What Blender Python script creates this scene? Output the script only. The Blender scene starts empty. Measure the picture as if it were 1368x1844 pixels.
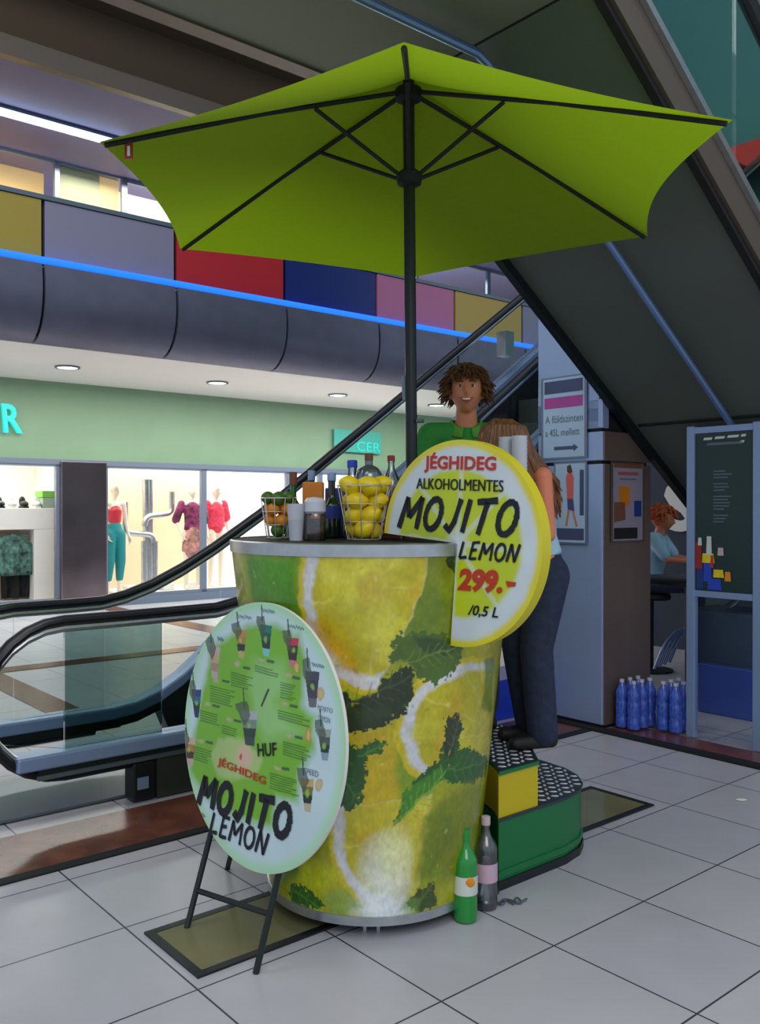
import bpy, bmesh, math, random
import numpy as np
from mathutils import Vector, Matrix
random.seed(7)
PI = math.pi
C = bpy.context.scene.collection
sc = bpy.context.scene
# ------------------------------------------------------------------ camera, world, lights
F = 1600.0; HOR = 915.0; CX = 684.0; EYE = 1.5
cam = bpy.data.cameras.new('camera'); camo = bpy.data.objects.new('camera', cam); C.objects.link(camo)
cam.sensor_fit = 'VERTICAL'; cam.sensor_height = 24; cam.lens = 24*F/1844
camo.location = (0, 0, EYE); camo.rotation_euler = (math.radians(90-0.25), 0, 0)
cam.clip_end = 200; sc.camera = camo
sc.view_settings.view_transform = 'Standard'; sc.view_settings.look = 'None'
sc.view_settings.exposure = 0.12; sc.view_settings.gamma = 1.0
w = bpy.data.worlds.new('world'); sc.world = w; w.use_nodes = True
w.node_tree.nodes['Background'].inputs[0].default_value = (0.70, 0.83, 1.0, 1)
w.node_tree.nodes['Background'].inputs[1].default_value = 0.62

def area(name, loc, size, energy, color=(1, 1, 1), rot=(0, 0, 0), sizey=None):
    l = bpy.data.lights.new(name, 'AREA'); l.energy = energy; l.color = color
    l.shape = 'RECTANGLE'; l.size = size; l.size_y = sizey or size
    o = bpy.data.objects.new(name, l); C.objects.link(o); o.location = loc; o.rotation_euler = rot
    return o
R40 = math.radians(40)
G = Matrix.Rotation(R40, 4, 'Z')          # mall grid: x = along the galleries (u), y = away from the counter (n)
def g(u, n, z): return G @ Vector((u, n, z))
area('atrium_fill', g(-2.0, 3.0, 9.0), 9, 560, (1.0, 0.98, 0.94), (0, 0, R40), 9)  # unseen soft light added high over the atrium to brighten floor and counter
area('front_fill', (1.5, -3.0, 5.5), 4, 120, (1.0, 0.96, 0.9), (math.radians(35), 0, 0), 3)  # added fill from behind the camera, no known lamp there
area('shop_lamp_window', g(6.6, 14.0, 2.75), 3.6, 85, (1.0, 0.95, 0.88), (0, 0, R40), 1.1)
area('shop_lamp_left', g(3.2, 14.4, 2.75), 3.0, 120, (1.0, 0.96, 0.9), (0, 0, R40), 1.6)
area('shop_lamp_right', g(10.5, 14.4, 2.75), 4.0, 190, (1.0, 0.97, 0.92), (0, 0, R40), 1.6)
area('upper_wall_fill', g(5.0, 12.6, 6.5), 8.0, 200, (1.0, 0.92, 0.78), (0, 0, R40), 0.6)  # added outside the upper shop glass to brighten the walls behind it
area('upper_shop_lamp_right', g(13.5, 13.9, 6.4), 5.0, 120, (0.9, 1.0, 0.9), (0, 0, R40), 1.2)
area('gallery_lamp_back', g(7.0, 11.4, 3.3), 11.0, 280, (1.0, 0.97, 0.93), (0, 0, R40), 0.6)

# ------------------------------------------------------------------ measuring helpers
def P(px, py, Y):
    return Vector(((px-CX)/F*Y, Y, EYE-(py-HOR)/F*Y))
def on_floor(px, py, z=0.0):
    return P(px, py, (EYE-z)*F/(py-HOR))

# ------------------------------------------------------------------ colour / materials
def lin(v):
    v = v/255.0
    return v/12.92 if v <= 0.04045 else ((v+0.055)/1.055)**2.4
def c(r, g_, b, k=1.0): return (min(1, lin(r)*k), min(1, lin(g_)*k), min(1, lin(b)*k))
def mat(name, col, rough=0.5, metal=0.0, noise=0.0, nscale=8.0, emit=None, es=1.0, bump=0.0, coat=0.0, stretch=None, spec=None):
    m = bpy.data.materials.new(name); m.use_nodes = True; nt = m.node_tree; b = nt.nodes['Principled BSDF']
    b.inputs['Base Color'].default_value = (*col, 1); b.inputs['Roughness'].default_value = rough
    b.inputs['Metallic'].default_value = metal
    if coat: b.inputs['Coat Weight'].default_value = coat; b.inputs['Coat Roughness'].default_value = 0.12
    if spec is not None: b.inputs['Specular IOR Level'].default_value = spec
    if emit: b.inputs['Emission Color'].default_value = (*emit, 1); b.inputs['Emission Strength'].default_value = es
    if noise or bump:
        tc = nt.nodes.new('ShaderNodeTexCoord'); mp = nt.nodes.new('ShaderNodeMapping')
        nz = nt.nodes.new('ShaderNodeTexNoise'); nz.inputs['Scale'].default_value = nscale; nz.inputs['Detail'].default_value = 4
        if stretch: mp.inputs['Scale'].default_value = stretch
        nt.links.new(tc.outputs['Object'], mp.inputs['Vector']); nt.links.new(mp.outputs['Vector'], nz.inputs['Vector'])
        if noise:
            rp = nt.nodes.new('ShaderNodeValToRGB')
            rp.color_ramp.elements[0].position = 0.3; rp.color_ramp.elements[1].position = 0.7
            rp.color_ramp.elements[0].color = (*[max(0, x*(1-noise)) for x in col], 1)
            rp.color_ramp.elements[1].color = (*[min(1, x*(1+noise)) for x in col], 1)
            nt.links.new(nz.outputs['Fac'], rp.inputs['Fac']); nt.links.new(rp.outputs['Color'], b.inputs['Base Color'])
        if bump:
            bp = nt.nodes.new('ShaderNodeBump'); bp.inputs['Strength'].default_value = bump; bp.inputs['Distance'].default_value = 0.01
            nt.links.new(nz.outputs['Fac'], bp.inputs['Height']); nt.links.new(bp.outputs['Normal'], b.inputs['Normal'])
    return m
def glassmat(name, tint, gloss=0.08, rough=0.03, fres=True):
    m = bpy.data.materials.new(name); m.use_nodes = True; nt = m.node_tree; nt.nodes.remove(nt.nodes['Principled BSDF'])
    o = nt.nodes['Material Output']; t = nt.nodes.new('ShaderNodeBsdfTransparent'); t.inputs[0].default_value = (*tint, 1)
    gl = nt.nodes.new('ShaderNodeBsdfGlossy'); gl.inputs['Roughness'].default_value = rough; gl.inputs[0].default_value = (1, 1, 1, 1)
    mx = nt.nodes.new('ShaderNodeMixShader')
    lw = nt.nodes.new('ShaderNodeLayerWeight'); lw.inputs[0].default_value = gloss
    nt.links.new(lw.outputs['Fresnel'], mx.inputs[0])
    nt.links.new(t.outputs[0], mx.inputs[1]); nt.links.new(gl.outputs[0], mx.inputs[2]); nt.links.new(mx.outputs[0], o.inputs[0])
    return m
def veilglass(name, tint, k):
    m = glassmat(name, tint, 0.1); nt = m.node_tree; mx = [n for n in nt.nodes if n.type == 'MIX_SHADER'][0]
    for l in list(mx.inputs[0].links): nt.links.remove(l)
    mx.inputs[0].default_value = k; return m
def attrmat(name, rough=0.4, coat=0.0):
    m = bpy.data.materials.new(name); m.use_nodes = True; nt = m.node_tree; b = nt.nodes['Principled BSDF']
    a = nt.nodes.new('ShaderNodeAttribute'); a.attribute_name = 'Print'
    nt.links.new(a.outputs['Color'], b.inputs['Base Color']); b.inputs['Roughness'].default_value = rough
    if coat: b.inputs['Coat Weight'].default_value = coat; b.inputs['Coat Roughness'].default_value = 0.08
    return m
def clothmat(name, col, trans, tfac=0.5, noise=0.06):
    m = mat(name, col, 0.85, noise=noise, nscale=60)
    nt = m.node_tree; o = nt.nodes['Material Output']; b = nt.nodes['Principled BSDF']
    tr = nt.nodes.new('ShaderNodeBsdfTranslucent'); tr.inputs[0].default_value = (*trans, 1)
    mx = nt.nodes.new('ShaderNodeMixShader'); mx.inputs[0].default_value = tfac
    nt.links.new(b.outputs[0], mx.inputs[1]); nt.links.new(tr.outputs[0], mx.inputs[2]); nt.links.new(mx.outputs[0], o.inputs[0])
    return m

def tilemat():
    m = bpy.data.materials.new('floor_tiles'); m.use_nodes = True; nt = m.node_tree; b = nt.nodes['Principled BSDF']
    tc = nt.nodes.new('ShaderNodeTexCoord'); mp = nt.nodes.new('ShaderNodeMapping'); mp.vector_type = 'TEXTURE'
    mp.inputs['Rotation'].default_value = (0, 0, R40)
    T = 0.535
    mp.inputs['Location'].default_value = tuple(g(2.865-T*40, 2.20-T*40, 0))
    br = nt.nodes.new('ShaderNodeTexBrick'); br.offset = 0; br.squash = 1
    for k, v in (('Scale', 1), ('Mortar Size', 0.0035), ('Mortar Smooth', 0.1), ('Bias', 0), ('Brick Width', T), ('Row Height', T)):
        br.inputs[k].default_value = v
    br.inputs['Color1'].default_value = (*c(176, 174, 182), 1); br.inputs['Color2'].default_value = (*c(184, 181, 186), 1)
    br.inputs['Mortar'].default_value = (*c(62, 62, 70), 1)
    nz = nt.nodes.new('ShaderNodeTexNoise'); nz.inputs['Scale'].default_value = 5; nz.inputs['Detail'].default_value = 8
    mx = nt.nodes.new('ShaderNodeMix'); mx.data_type = 'RGBA'; mx.blend_type = 'OVERLAY'; mx.inputs[0].default_value = 0.10
    nt.links.new(tc.outputs['Object'], mp.inputs[0]); nt.links.new(mp.outputs[0], br.inputs['Vector'])
    nt.links.new(tc.outputs['Object'], nz.inputs['Vector'])
    nt.links.new(br.outputs['Color'], mx.inputs[6]); nt.links.new(nz.outputs['Fac'], mx.inputs[7])
    nt.links.new(mx.outputs[2], b.inputs['Base Color']); b.inputs['Roughness'].default_value = 0.32
    return m
def brushed(name, col, rough=0.35):
    return mat(name, col, rough, metal=0.85, noise=0.22, nscale=3.0, stretch=(1, 1, 14))

M = {}
M['tile'] = tilemat()
M['brown_stone'] = mat('brown_marble', c(105, 62, 48), 0.25, noise=0.35, nscale=6)
M['olive'] = mat('olive_glass_plate', c(118, 116, 82), 0.12, noise=0.15, nscale=3)
M['black'] = mat('black_rubber', c(22, 24, 28), 0.35)
M['matte_black'] = mat('matte_black', c(18, 19, 20), 0.7)
M['dark_metal'] = mat('dark_powdercoat', c(30, 36, 38), 0.4, metal=0.3)
M['steel'] = mat('satin_steel', c(190, 195, 198), 0.3, metal=0.9, noise=0.08, nscale=20)
M['blue_steel'] = mat('blue_steel', c(120, 150, 195), 0.3, metal=0.6)
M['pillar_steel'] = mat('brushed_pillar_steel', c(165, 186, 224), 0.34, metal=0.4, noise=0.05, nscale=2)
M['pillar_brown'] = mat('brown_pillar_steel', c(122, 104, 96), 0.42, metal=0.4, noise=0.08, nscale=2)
M['col_steel'] = mat('brushed_shop_column', c(150, 138, 142), 0.22, metal=0.97, noise=0.2, nscale=2.0)
M['fascia'] = mat('sage_green_fascia', c(128, 160, 128), 0.5, noise=0.05, nscale=1.5)
M['white'] = mat('white_paint', c(226, 222, 216), 0.6)
M['soffit'] = mat('soffit_white', c(242, 238, 232), 0.6)
M['soffit_lilac'] = mat('soffit_lilac', c(132, 126, 180), 0.6, noise=0.04, nscale=2)
M['ceil_grey'] = mat('ceiling_grey', c(128, 128, 118), 0.6)
M['dark_brown'] = mat('void_brown', c(78, 64, 46), 0.8)
M['peach'] = mat('peach_wall', c(238, 208, 176), 0.7)
M['frame'] = mat('window_frame', c(128, 140, 158), 0.4, metal=0.5)
M['clear'] = glassmat('clear_glass', (0.94, 0.97, 0.96), 0.12)
M['shopglass'] = glassmat('shop_glass', (0.97, 0.98, 0.98), 0.06)
M['side_glass'] = veilglass('escalator_side_glass', (0.80, 0.92, 0.90), 0.08)
M['tint'] = glassmat('tinted_glass', (0.46, 0.58, 0.56), 0.2)
M['curve'] = mat('slate_cladding', c(100, 102, 120), 0.32, metal=0.3, noise=0.08, nscale=4)
M['led'] = mat('blue_led', (0.02, 0.1, 0.6), 0.4, emit=(0.010, 0.13, 0.95), es=1.6)
M['tube'] = mat('fluorescent_tube', (1, 1, 1), 0.4, emit=(0.62, 0.80, 1.0), es=8)
M['lamp'] = mat('downlight_lens', (1, 1, 1), 0.4, emit=(1.0, 0.98, 0.93), es=6)
M['under'] = mat('escalator_underside', c(96, 104, 94), 0.42, metal=0.1, noise=0.05, nscale=2)
M['under_lt'] = mat('escalator_underside_olive', c(84, 88, 68), 0.45, metal=0.2)
M['teal'] = mat('teal_cladding', c(70, 118, 114), 0.4)
M['trim_brown'] = mat('bronze_trim', c(112, 100, 88), 0.4, metal=0.5)
M['red'] = mat('red_beam', c(190, 50, 40), 0.5)
M['plinth'] = mat('plinth_grey', c(66, 72, 66), 0.4, metal=0.4)
M['skirt'] = mat('skirt_blue_grey', c(140, 162, 200), 0.35, metal=0.3)
M['grey_metal'] = mat('grey_metal', c(110, 122, 130), 0.35, metal=0.6)
M['print'] = attrmat('printed_wrap', 0.30, 0.5)
M['board'] = attrmat('printed_board', 0.35, 0.15)
M['ink'] = mat('black_ink', c(14, 18, 30), 0.5)
M['ink_red'] = mat('red_ink', c(188, 52, 30), 0.5)
M['yellow'] = mat('sign_yellow_edge', c(214, 200, 30), 0.4)
M['white_ink'] = mat('pale_ink', c(214, 216, 210), 0.5)
M['grey_ink'] = mat('grey_ink', c(95, 110, 125), 0.5)
M['canopy'] = clothmat('lime_canopy_cloth', c(150, 178, 26), c(142, 176, 10), 0.5)
M['green'] = mat('green_laminate', c(10, 112, 58), 0.4)
M['yellow_panel'] = mat('yellow_laminate', c(205, 184, 8), 0.45)
M['plate'] = mat('tread_plate', c(70, 78, 90), 0.4, metal=0.7)
M['lozenge'] = mat('tread_lozenge', c(225, 228, 232), 0.3, metal=0.3)
M['lemon'] = mat('lemon_skin', c(235, 205, 25), 0.4, noise=0.12, nscale=25, bump=0.3)
M['lime'] = mat('lime_skin', c(60, 105, 20), 0.4, noise=0.2, nscale=25, bump=0.3)
M['orange'] = mat('orange_skin', c(225, 140, 25), 0.45, noise=0.1, nscale=30, bump=0.3)
M['wire'] = mat('chrome_wire', c(215, 215, 210), 0.25, metal=0.8)
M['green_glass'] = mat('green_bottle', c(10, 90, 40), 0.12, coat=0.5)
M['dark_glass'] = mat('dark_bottle', c(14, 30, 20), 0.1, coat=0.6)
M['pet_green'] = mat('green_soda_bottle', c(20, 140, 50), 0.12, coat=0.6)
M['liquid_green'] = mat('green_soda', c(28, 120, 30), 0.15, coat=0.6)
M['pet_clear'] = glassmat('clear_pet', (0.88, 0.91, 0.95), 0.55, 0.2)
M['pet_blue'] = mat('blue_water_bottle', c(62, 92, 190), 0.15, coat=0.8, noise=0.4, nscale=30)
M['label'] = mat('white_label', c(210, 214, 205), 0.5)
M['pink_label'] = mat('pink_label', c(205, 170, 190), 0.5)
M['cap_red'] = mat('red_cap', c(150, 40, 35), 0.4)
M['cap_blue'] = mat('blue_cap', c(40, 70, 190), 0.4)
M['cap_pink'] = mat('pale_cap', c(205, 180, 180), 0.4)
M['cork'] = mat('brown_cork', c(120, 72, 50), 0.7)
M['cup'] = glassmat('plastic_cup', (0.80, 0.83, 0.85), 0.5, 0.15)
M['cupwhite'] = mat('frosted_cup', c(196, 200, 210), 0.3, coat=0.3)
M['carton_orange'] = mat('orange_carton', c(205, 120, 20), 0.5)
M['blue_box'] = mat('blue_packet', c(30, 55, 130), 0.5)
M['mint'] = mat('mint_leaf', c(60, 150, 40), 0.5, noise=0.25, nscale=40)
M['berry'] = mat('strawberry', c(190, 45, 60), 0.35, noise=0.2, nscale=60)
M['skin'] = mat('skin', c(196, 122, 84), 0.5, noise=0.05, nscale=20)
M['skin_arm'] = mat('skin_warm', c(222, 130, 95), 0.5)
M['hair_m'] = mat('brown_hair', c(84, 52, 26), 0.6, noise=0.35, nscale=50)
M['hair_w'] = mat('auburn_hair', c(118, 76, 46), 0.5, noise=0.5, nscale=22, stretch=(3, 3, 0.6))
M['polo'] = mat('green_polo', c(40, 130, 50), 0.8, noise=0.08, nscale=60)
M['polo_collar'] = mat('lime_collar', c(88, 150, 48), 0.8)
M['tee'] = mat('pale_blue_top', c(170, 205, 225), 0.8)
M['jeans'] = mat('dark_jeans', c(34, 44, 68), 0.85, noise=0.25, nscale=30)
M['shoe'] = mat('black_shoe', c(14, 14, 14), 0.6)
M['eye'] = mat('eye_dark', c(30, 22, 18), 0.2)
M['teeth'] = mat('teeth', c(230, 222, 210), 0.3)
M['lips'] = mat('lips', c(160, 85, 75), 0.5)
M['mannequin'] = mat('mannequin_cream', c(236, 222, 204), 0.4)
M['turq'] = mat('turquoise_sign', c(20, 150, 150), 0.4, emit=c(40, 215, 205), es=0.75)
M['turq_dim'] = mat('turquoise_panel', c(60, 165, 150), 0.5, emit=c(50, 160, 145), es=0.15)

# ------------------------------------------------------------------ mesh builder (everything authored in world metres)
class MB:
    def __init__(s, T=None): s.v = []; s.f = []; s.T = T
    def add(s, vs, fs, T=None):
        k = len(s.v); T = T or s.T
        s.v += [tuple(T @ Vector(p)) if T else tuple(p) for p in vs]
        s.f += [tuple(i+k for i in f) for f in fs]; return s
    def box(s, x0, x1, y0, y1, z0, z1, T=None):
        vs = [(x, y, z) for z in (z0, z1) for y in (y0, y1) for x in (x0, x1)]
        return s.add(vs, [(0, 2, 3, 1), (4, 5, 7, 6), (0, 1, 5, 4), (2, 6, 7, 3), (0, 4, 6, 2), (1, 3, 7, 5)], T)
    def prism(s, poly, z0, z1, T=None):
        n = len(poly); vs = [(x, y, z0) for x, y in poly]+[(x, y, z1) for x, y in poly]
        fs = [tuple(range(n))[::-1], tuple(range(n, 2*n))]+[(i, (i+1) % n, n+(i+1) % n, n+i) for i in range(n)]
        return s.add(vs, fs, T)
    def lathe(s, prof, cx=0, cy=0, z=0, seg=28, T=None, caps=True):
        vs = []; n = len(prof)
        for r, h in prof:
            for i in range(seg):
                a = 2*PI*i/seg; vs.append((cx+r*math.cos(a), cy+r*math.sin(a), z+h))
        fs = [(j*seg+i, j*seg+(i+1) % seg, (j+1)*seg+(i+1) % seg, (j+1)*seg+i) for j in range(n-1) for i in range(seg)]
        if caps: fs += [tuple(range(seg))[::-1], tuple((n-1)*seg+i for i in range(seg))]
        return s.add(vs, fs, T)
    def tube(s, pts, r, seg=10, closed=False, flat=1.0, T=None, up=None):
        pts = [Vector(p) for p in pts]; n = len(pts); vs = []; rs = r if isinstance(r, (list, tuple)) else [r]*n
        ref = Vector(up) if up else None
        prev = None
        for i, p in enumerate(pts):
            a = pts[(i-1) % n] if (i > 0 or closed) else p
            b = pts[(i+1) % n] if (i < n-1 or closed) else p
            t = (b-a); t = t.normalized() if t.length > 1e-9 else Vector((0, 0, 1))
            if ref is None:
                base = prev if prev is not None else (Vector((0, 0, 1)) if abs(t.z) < 0.9 else Vector((1, 0, 0)))
                x = base-t*base.dot(t); x.normalize(); prev = x
            else:
                x = ref-t*ref.dot(t); x.normalize()
            y = t.cross(x)
            for k in range(seg):
                an = 2*PI*k/seg; vs.append(tuple(p+x*math.cos(an)*rs[i]+y*math.sin(an)*rs[i]*flat))
        m = n if closed else n-1
        fs = [(i*seg+k, i*seg+(k+1) % seg, ((i+1) % n)*seg+(k+1) % seg, ((i+1) % n)*seg+k) for i in range(m) for k in range(seg)]
        if not closed: fs += [tuple(range(seg))[::-1], tuple((n-1)*seg+k for k in range(seg))]
        return s.add(vs, fs, T)
    def ball(s, cen, rad, seg=16, rings=10, T=None, fn=None):
        if not isinstance(rad, (list, tuple)): rad = (rad,)*3
        vs = []
        for j in range(rings+1):
            ph = -PI/2+PI*j/rings
            for i in range(seg):
                th = 2*PI*i/seg; d = Vector((math.cos(ph)*math.cos(th), math.cos(ph)*math.sin(th), math.sin(ph)))
                if fn: d = fn(d)
                vs.append((cen[0]+d[0]*rad[0], cen[1]+d[1]*rad[1], cen[2]+d[2]*rad[2]))
        fs = [(j*seg+i, j*seg+(i+1) % seg, (j+1)*seg+(i+1) % seg, (j+1)*seg+i) for j in range(rings) for i in range(seg)]
        return s.add(vs, fs, T)
    def obj(s, name, m, parent=None, smooth=True, bevel=0, label=None, cat=None, group=None, kind=None, solid=0):
        me = bpy.data.meshes.new(name)
        vs = s.v
        if parent is None:
            xs = [v[0] for v in vs]; ys = [v[1] for v in vs]; zs = [v[2] for v in vs]
            org = Vector(((min(xs)+max(xs))/2, (min(ys)+max(ys))/2, min(zs)))
        else:
            org = Vector((0, 0, 0)); q = parent
            while q: org += q.location; q = q.parent
        me.from_pydata([(v[0]-org.x, v[1]-org.y, v[2]-org.z) for v in vs], [], s.f); me.update()
        bm = bmesh.new(); bm.from_mesh(me); bmesh.ops.remove_doubles(bm, verts=bm.verts, dist=1e-5)
        bmesh.ops.recalc_face_normals(bm, faces=bm.faces); bm.to_mesh(me); bm.free()
        o = bpy.data.objects.new(name, me); C.objects.link(o)
        me.materials.append(m)
        if parent is None: o.location = org
        else: o.parent = parent
        if smooth: fix_smooth(me)
        if bevel:
            b = o.modifiers.new('bevel', 'BEVEL'); b.width = bevel; b.segments = 2; b.limit_method = 'ANGLE'
        if solid:
            b = o.modifiers.new('solid', 'SOLIDIFY'); b.thickness = solid
        if label: o['label'] = label
        if cat: o['category'] = cat
        if group: o['group'] = group
        if kind: o['kind'] = kind
        return o
def fix_smooth(me, ang=0.6):
    bm = bmesh.new(); bm.from_mesh(me)
    for f in bm.faces: f.smooth = True
    for e in bm.edges:
        if len(e.link_faces) == 2 and e.calc_face_angle(0) > ang: e.smooth = False
    bm.to_mesh(me); bm.free()
def thing(name, label, cat, loc=(0, 0, 0), group=None):
    o = bpy.data.objects.new(name, None); C.objects.link(o); o.location = loc; o.empty_display_size = 0.1
    o['label'] = label; o['category'] = cat
    if group: o['group'] = group
    return o
def struct(name, mb, m, **k): return mb.obj(name, m, kind='structure', **k)
def copy_thing(root, loc, label, rotz=None):
    r = root.copy(); C.objects.link(r); r.location = loc; r['label'] = label
    if rotz is not None: r.rotation_euler = (0, 0, rotz)
    for ch in root.children:
        d = ch.copy(); C.objects.link(d); d.parent = r
        for q in ch.children:
            e = q.copy(); C.objects.link(e); e.parent = d
    return r

_tc = {}
def textmesh(txt, bold=0.0):
    if (txt, bold) in _tc: return _tc[(txt, bold)]
    cu = bpy.data.curves.new('t', 'FONT'); cu.body = txt; cu.size = 1; cu.offset = bold; cu.resolution_u = 3
    o = bpy.data.objects.new('t', cu); C.objects.link(o)
    dg = bpy.context.evaluated_depsgraph_get(); me = o.evaluated_get(dg).to_mesh()
    v = [(p.co.x, p.co.y) for p in me.vertices]; f = [tuple(q.vertices) for q in me.polygons]
    o.evaluated_get(dg).to_mesh_clear(); bpy.data.objects.remove(o); bpy.data.curves.remove(cu)
    x0 = min(a for a, b in v); x1 = max(a for a, b in v); y0 = min(b for a, b in v); y1 = max(b for a, b in v)
    v = [((a-x0)/(x1-x0), (b-y0)/(y1-y0)) for a, b in v]
    _tc[(txt, bold)] = (v, f); return v, f

GL = {
 'M': [[(.02, 0), (.15, 1)], [(.15, .98), (.42, .35)], [(.42, .35), (.88, 1)], [(.88, 1), (.92, 0)]],
 'O': [[(.5+.42*math.cos(a*PI/9), .5+.47*math.sin(a*PI/9)) for a in range(19)]],
 'J': [[(.85, 1), (.74, .3), (.5, .02), (.1, .2)]],
 'I': [[(.5, 1), (.42, 0)]],
 'T': [[(0, .93), (1, 1)], [(.52, .95), (.42, -.03)]],
 'L': [[(.22, 1), (.1, .05)], [(.1, .05), (.95, .12)]],
 'E': [[(.2, 1), (.1, 0)], [(.2, .97), (.95, 1)], [(.15, .52), (.75, .58)], [(.1, .03), (.9, .07)]],
 'N': [[(.03, 0), (.2, 1)], [(.2, 1), (.75, 0)], [(.75, 0), (.95, 1)]]}
GW = {'M': 1.15, 'O': 1.0, 'J': .75, 'I': .4, 'T': 1.0, 'L': .8, 'E': .8, 'N': .95}

class Board:
    """flat board: centre, right axis, up axis, facing normal"""
    def __init__(s, cen, e1, e2=Vector((0, 0, 1))):
        s.c = Vector(cen); s.e1 = Vector(e1).normalized(); s.e2 = Vector(e2).normalized(); s.n = s.e1.cross(s.e2)
        if s.n.dot(Vector((0, 0, EYE))-s.c) < 0: s.n = -s.n
    def to2(s, px, py):
        d = P(px, py, 1.0)-Vector((0, 0, EYE)); o = Vector((0, 0, EYE)); t = (s.c-o).dot(s.n)/d.dot(s.n)
        q = o+d*t-s.c; return (q.dot(s.e1), q.dot(s.e2))
    def pt(s, a, b, d=0.0): return s.c+s.e1*a+s.e2*b+s.n*d
    def quad(s, mb, pts, d, th=0.0):
        n = len(pts); vs = [s.pt(a, b, d) for a, b in pts]
        if th:
            vs += [s.pt(a, b, d-th) for a, b in pts]
            mb.add(vs, [tuple(range(n)), tuple(range(n, 2*n))[::-1]]+[(i, n+i, n+(i+1) % n, (i+1) % n) for i in range(n)])
        else: mb.add(vs, [tuple(range(n))])
    def text(s, mb, txt, p0, p1, h, d=0.003, bold=0.0, shear=0.0, px=True):
        a = s.to2(*p0) if px else p0; b = s.to2(*p1) if px else p1
        ex = Vector((b[0]-a[0], b[1]-a[1])); L = ex.length; ey = Vector((-ex.y, ex.x))/L*h
        v, f = textmesh(txt, bold)
        mb.add([s.pt(a[0]+ex.x*(x+shear*y)+ey.x*y, a[1]+ex.y*(x+shear*y)+ey.y*y, d) for x, y in v], f)
    def brush(s, mb, txt, p0, p1, h, wd, d=0.003, shear=0.25, up=None):
        a = s.to2(*p0); b = s.to2(*p1); ex = Vector((b[0]-a[0], b[1]-a[1])); L = ex.length
        eu = ex/L; ey = Vector((-eu.y, eu.x)); tot = sum(GW[q]+.18 for q in txt)-.18; x = 0
        rnd = random.Random(hash(txt) % 99 if False else len(txt))
        for q in txt:
            for st in GL[q]:
                pts = []
                for gx, gy in st:
                    lx = (x+gx*GW[q])/tot*L+shear*(gy-.0)*h; pts.append(Vector((a[0], a[1]))+eu*lx+ey*gy*h)
                fine = []
                for i in range(len(pts)-1):
                    for k in range(4): fine.append(pts[i].lerp(pts[i+1], k/4))
                fine.append(pts[-1]); n = len(fine); vs = []
                for i, p in enumerate(fine):
                    t = (fine[min(n-1, i+1)]-fine[max(0, i-1)]).normalized(); nn = Vector((-t.y, t.x))
                    ww = wd/2*(0.85+0.3*rnd.random()); vs += [s.pt(*(p+nn*ww), d), s.pt(*(p-nn*ww), d)]
                mb.add(vs, [(2*i, 2*i+1, 2*i+3, 2*i+2) for i in range(n-1)])
            x += GW[q]+.18

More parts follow.
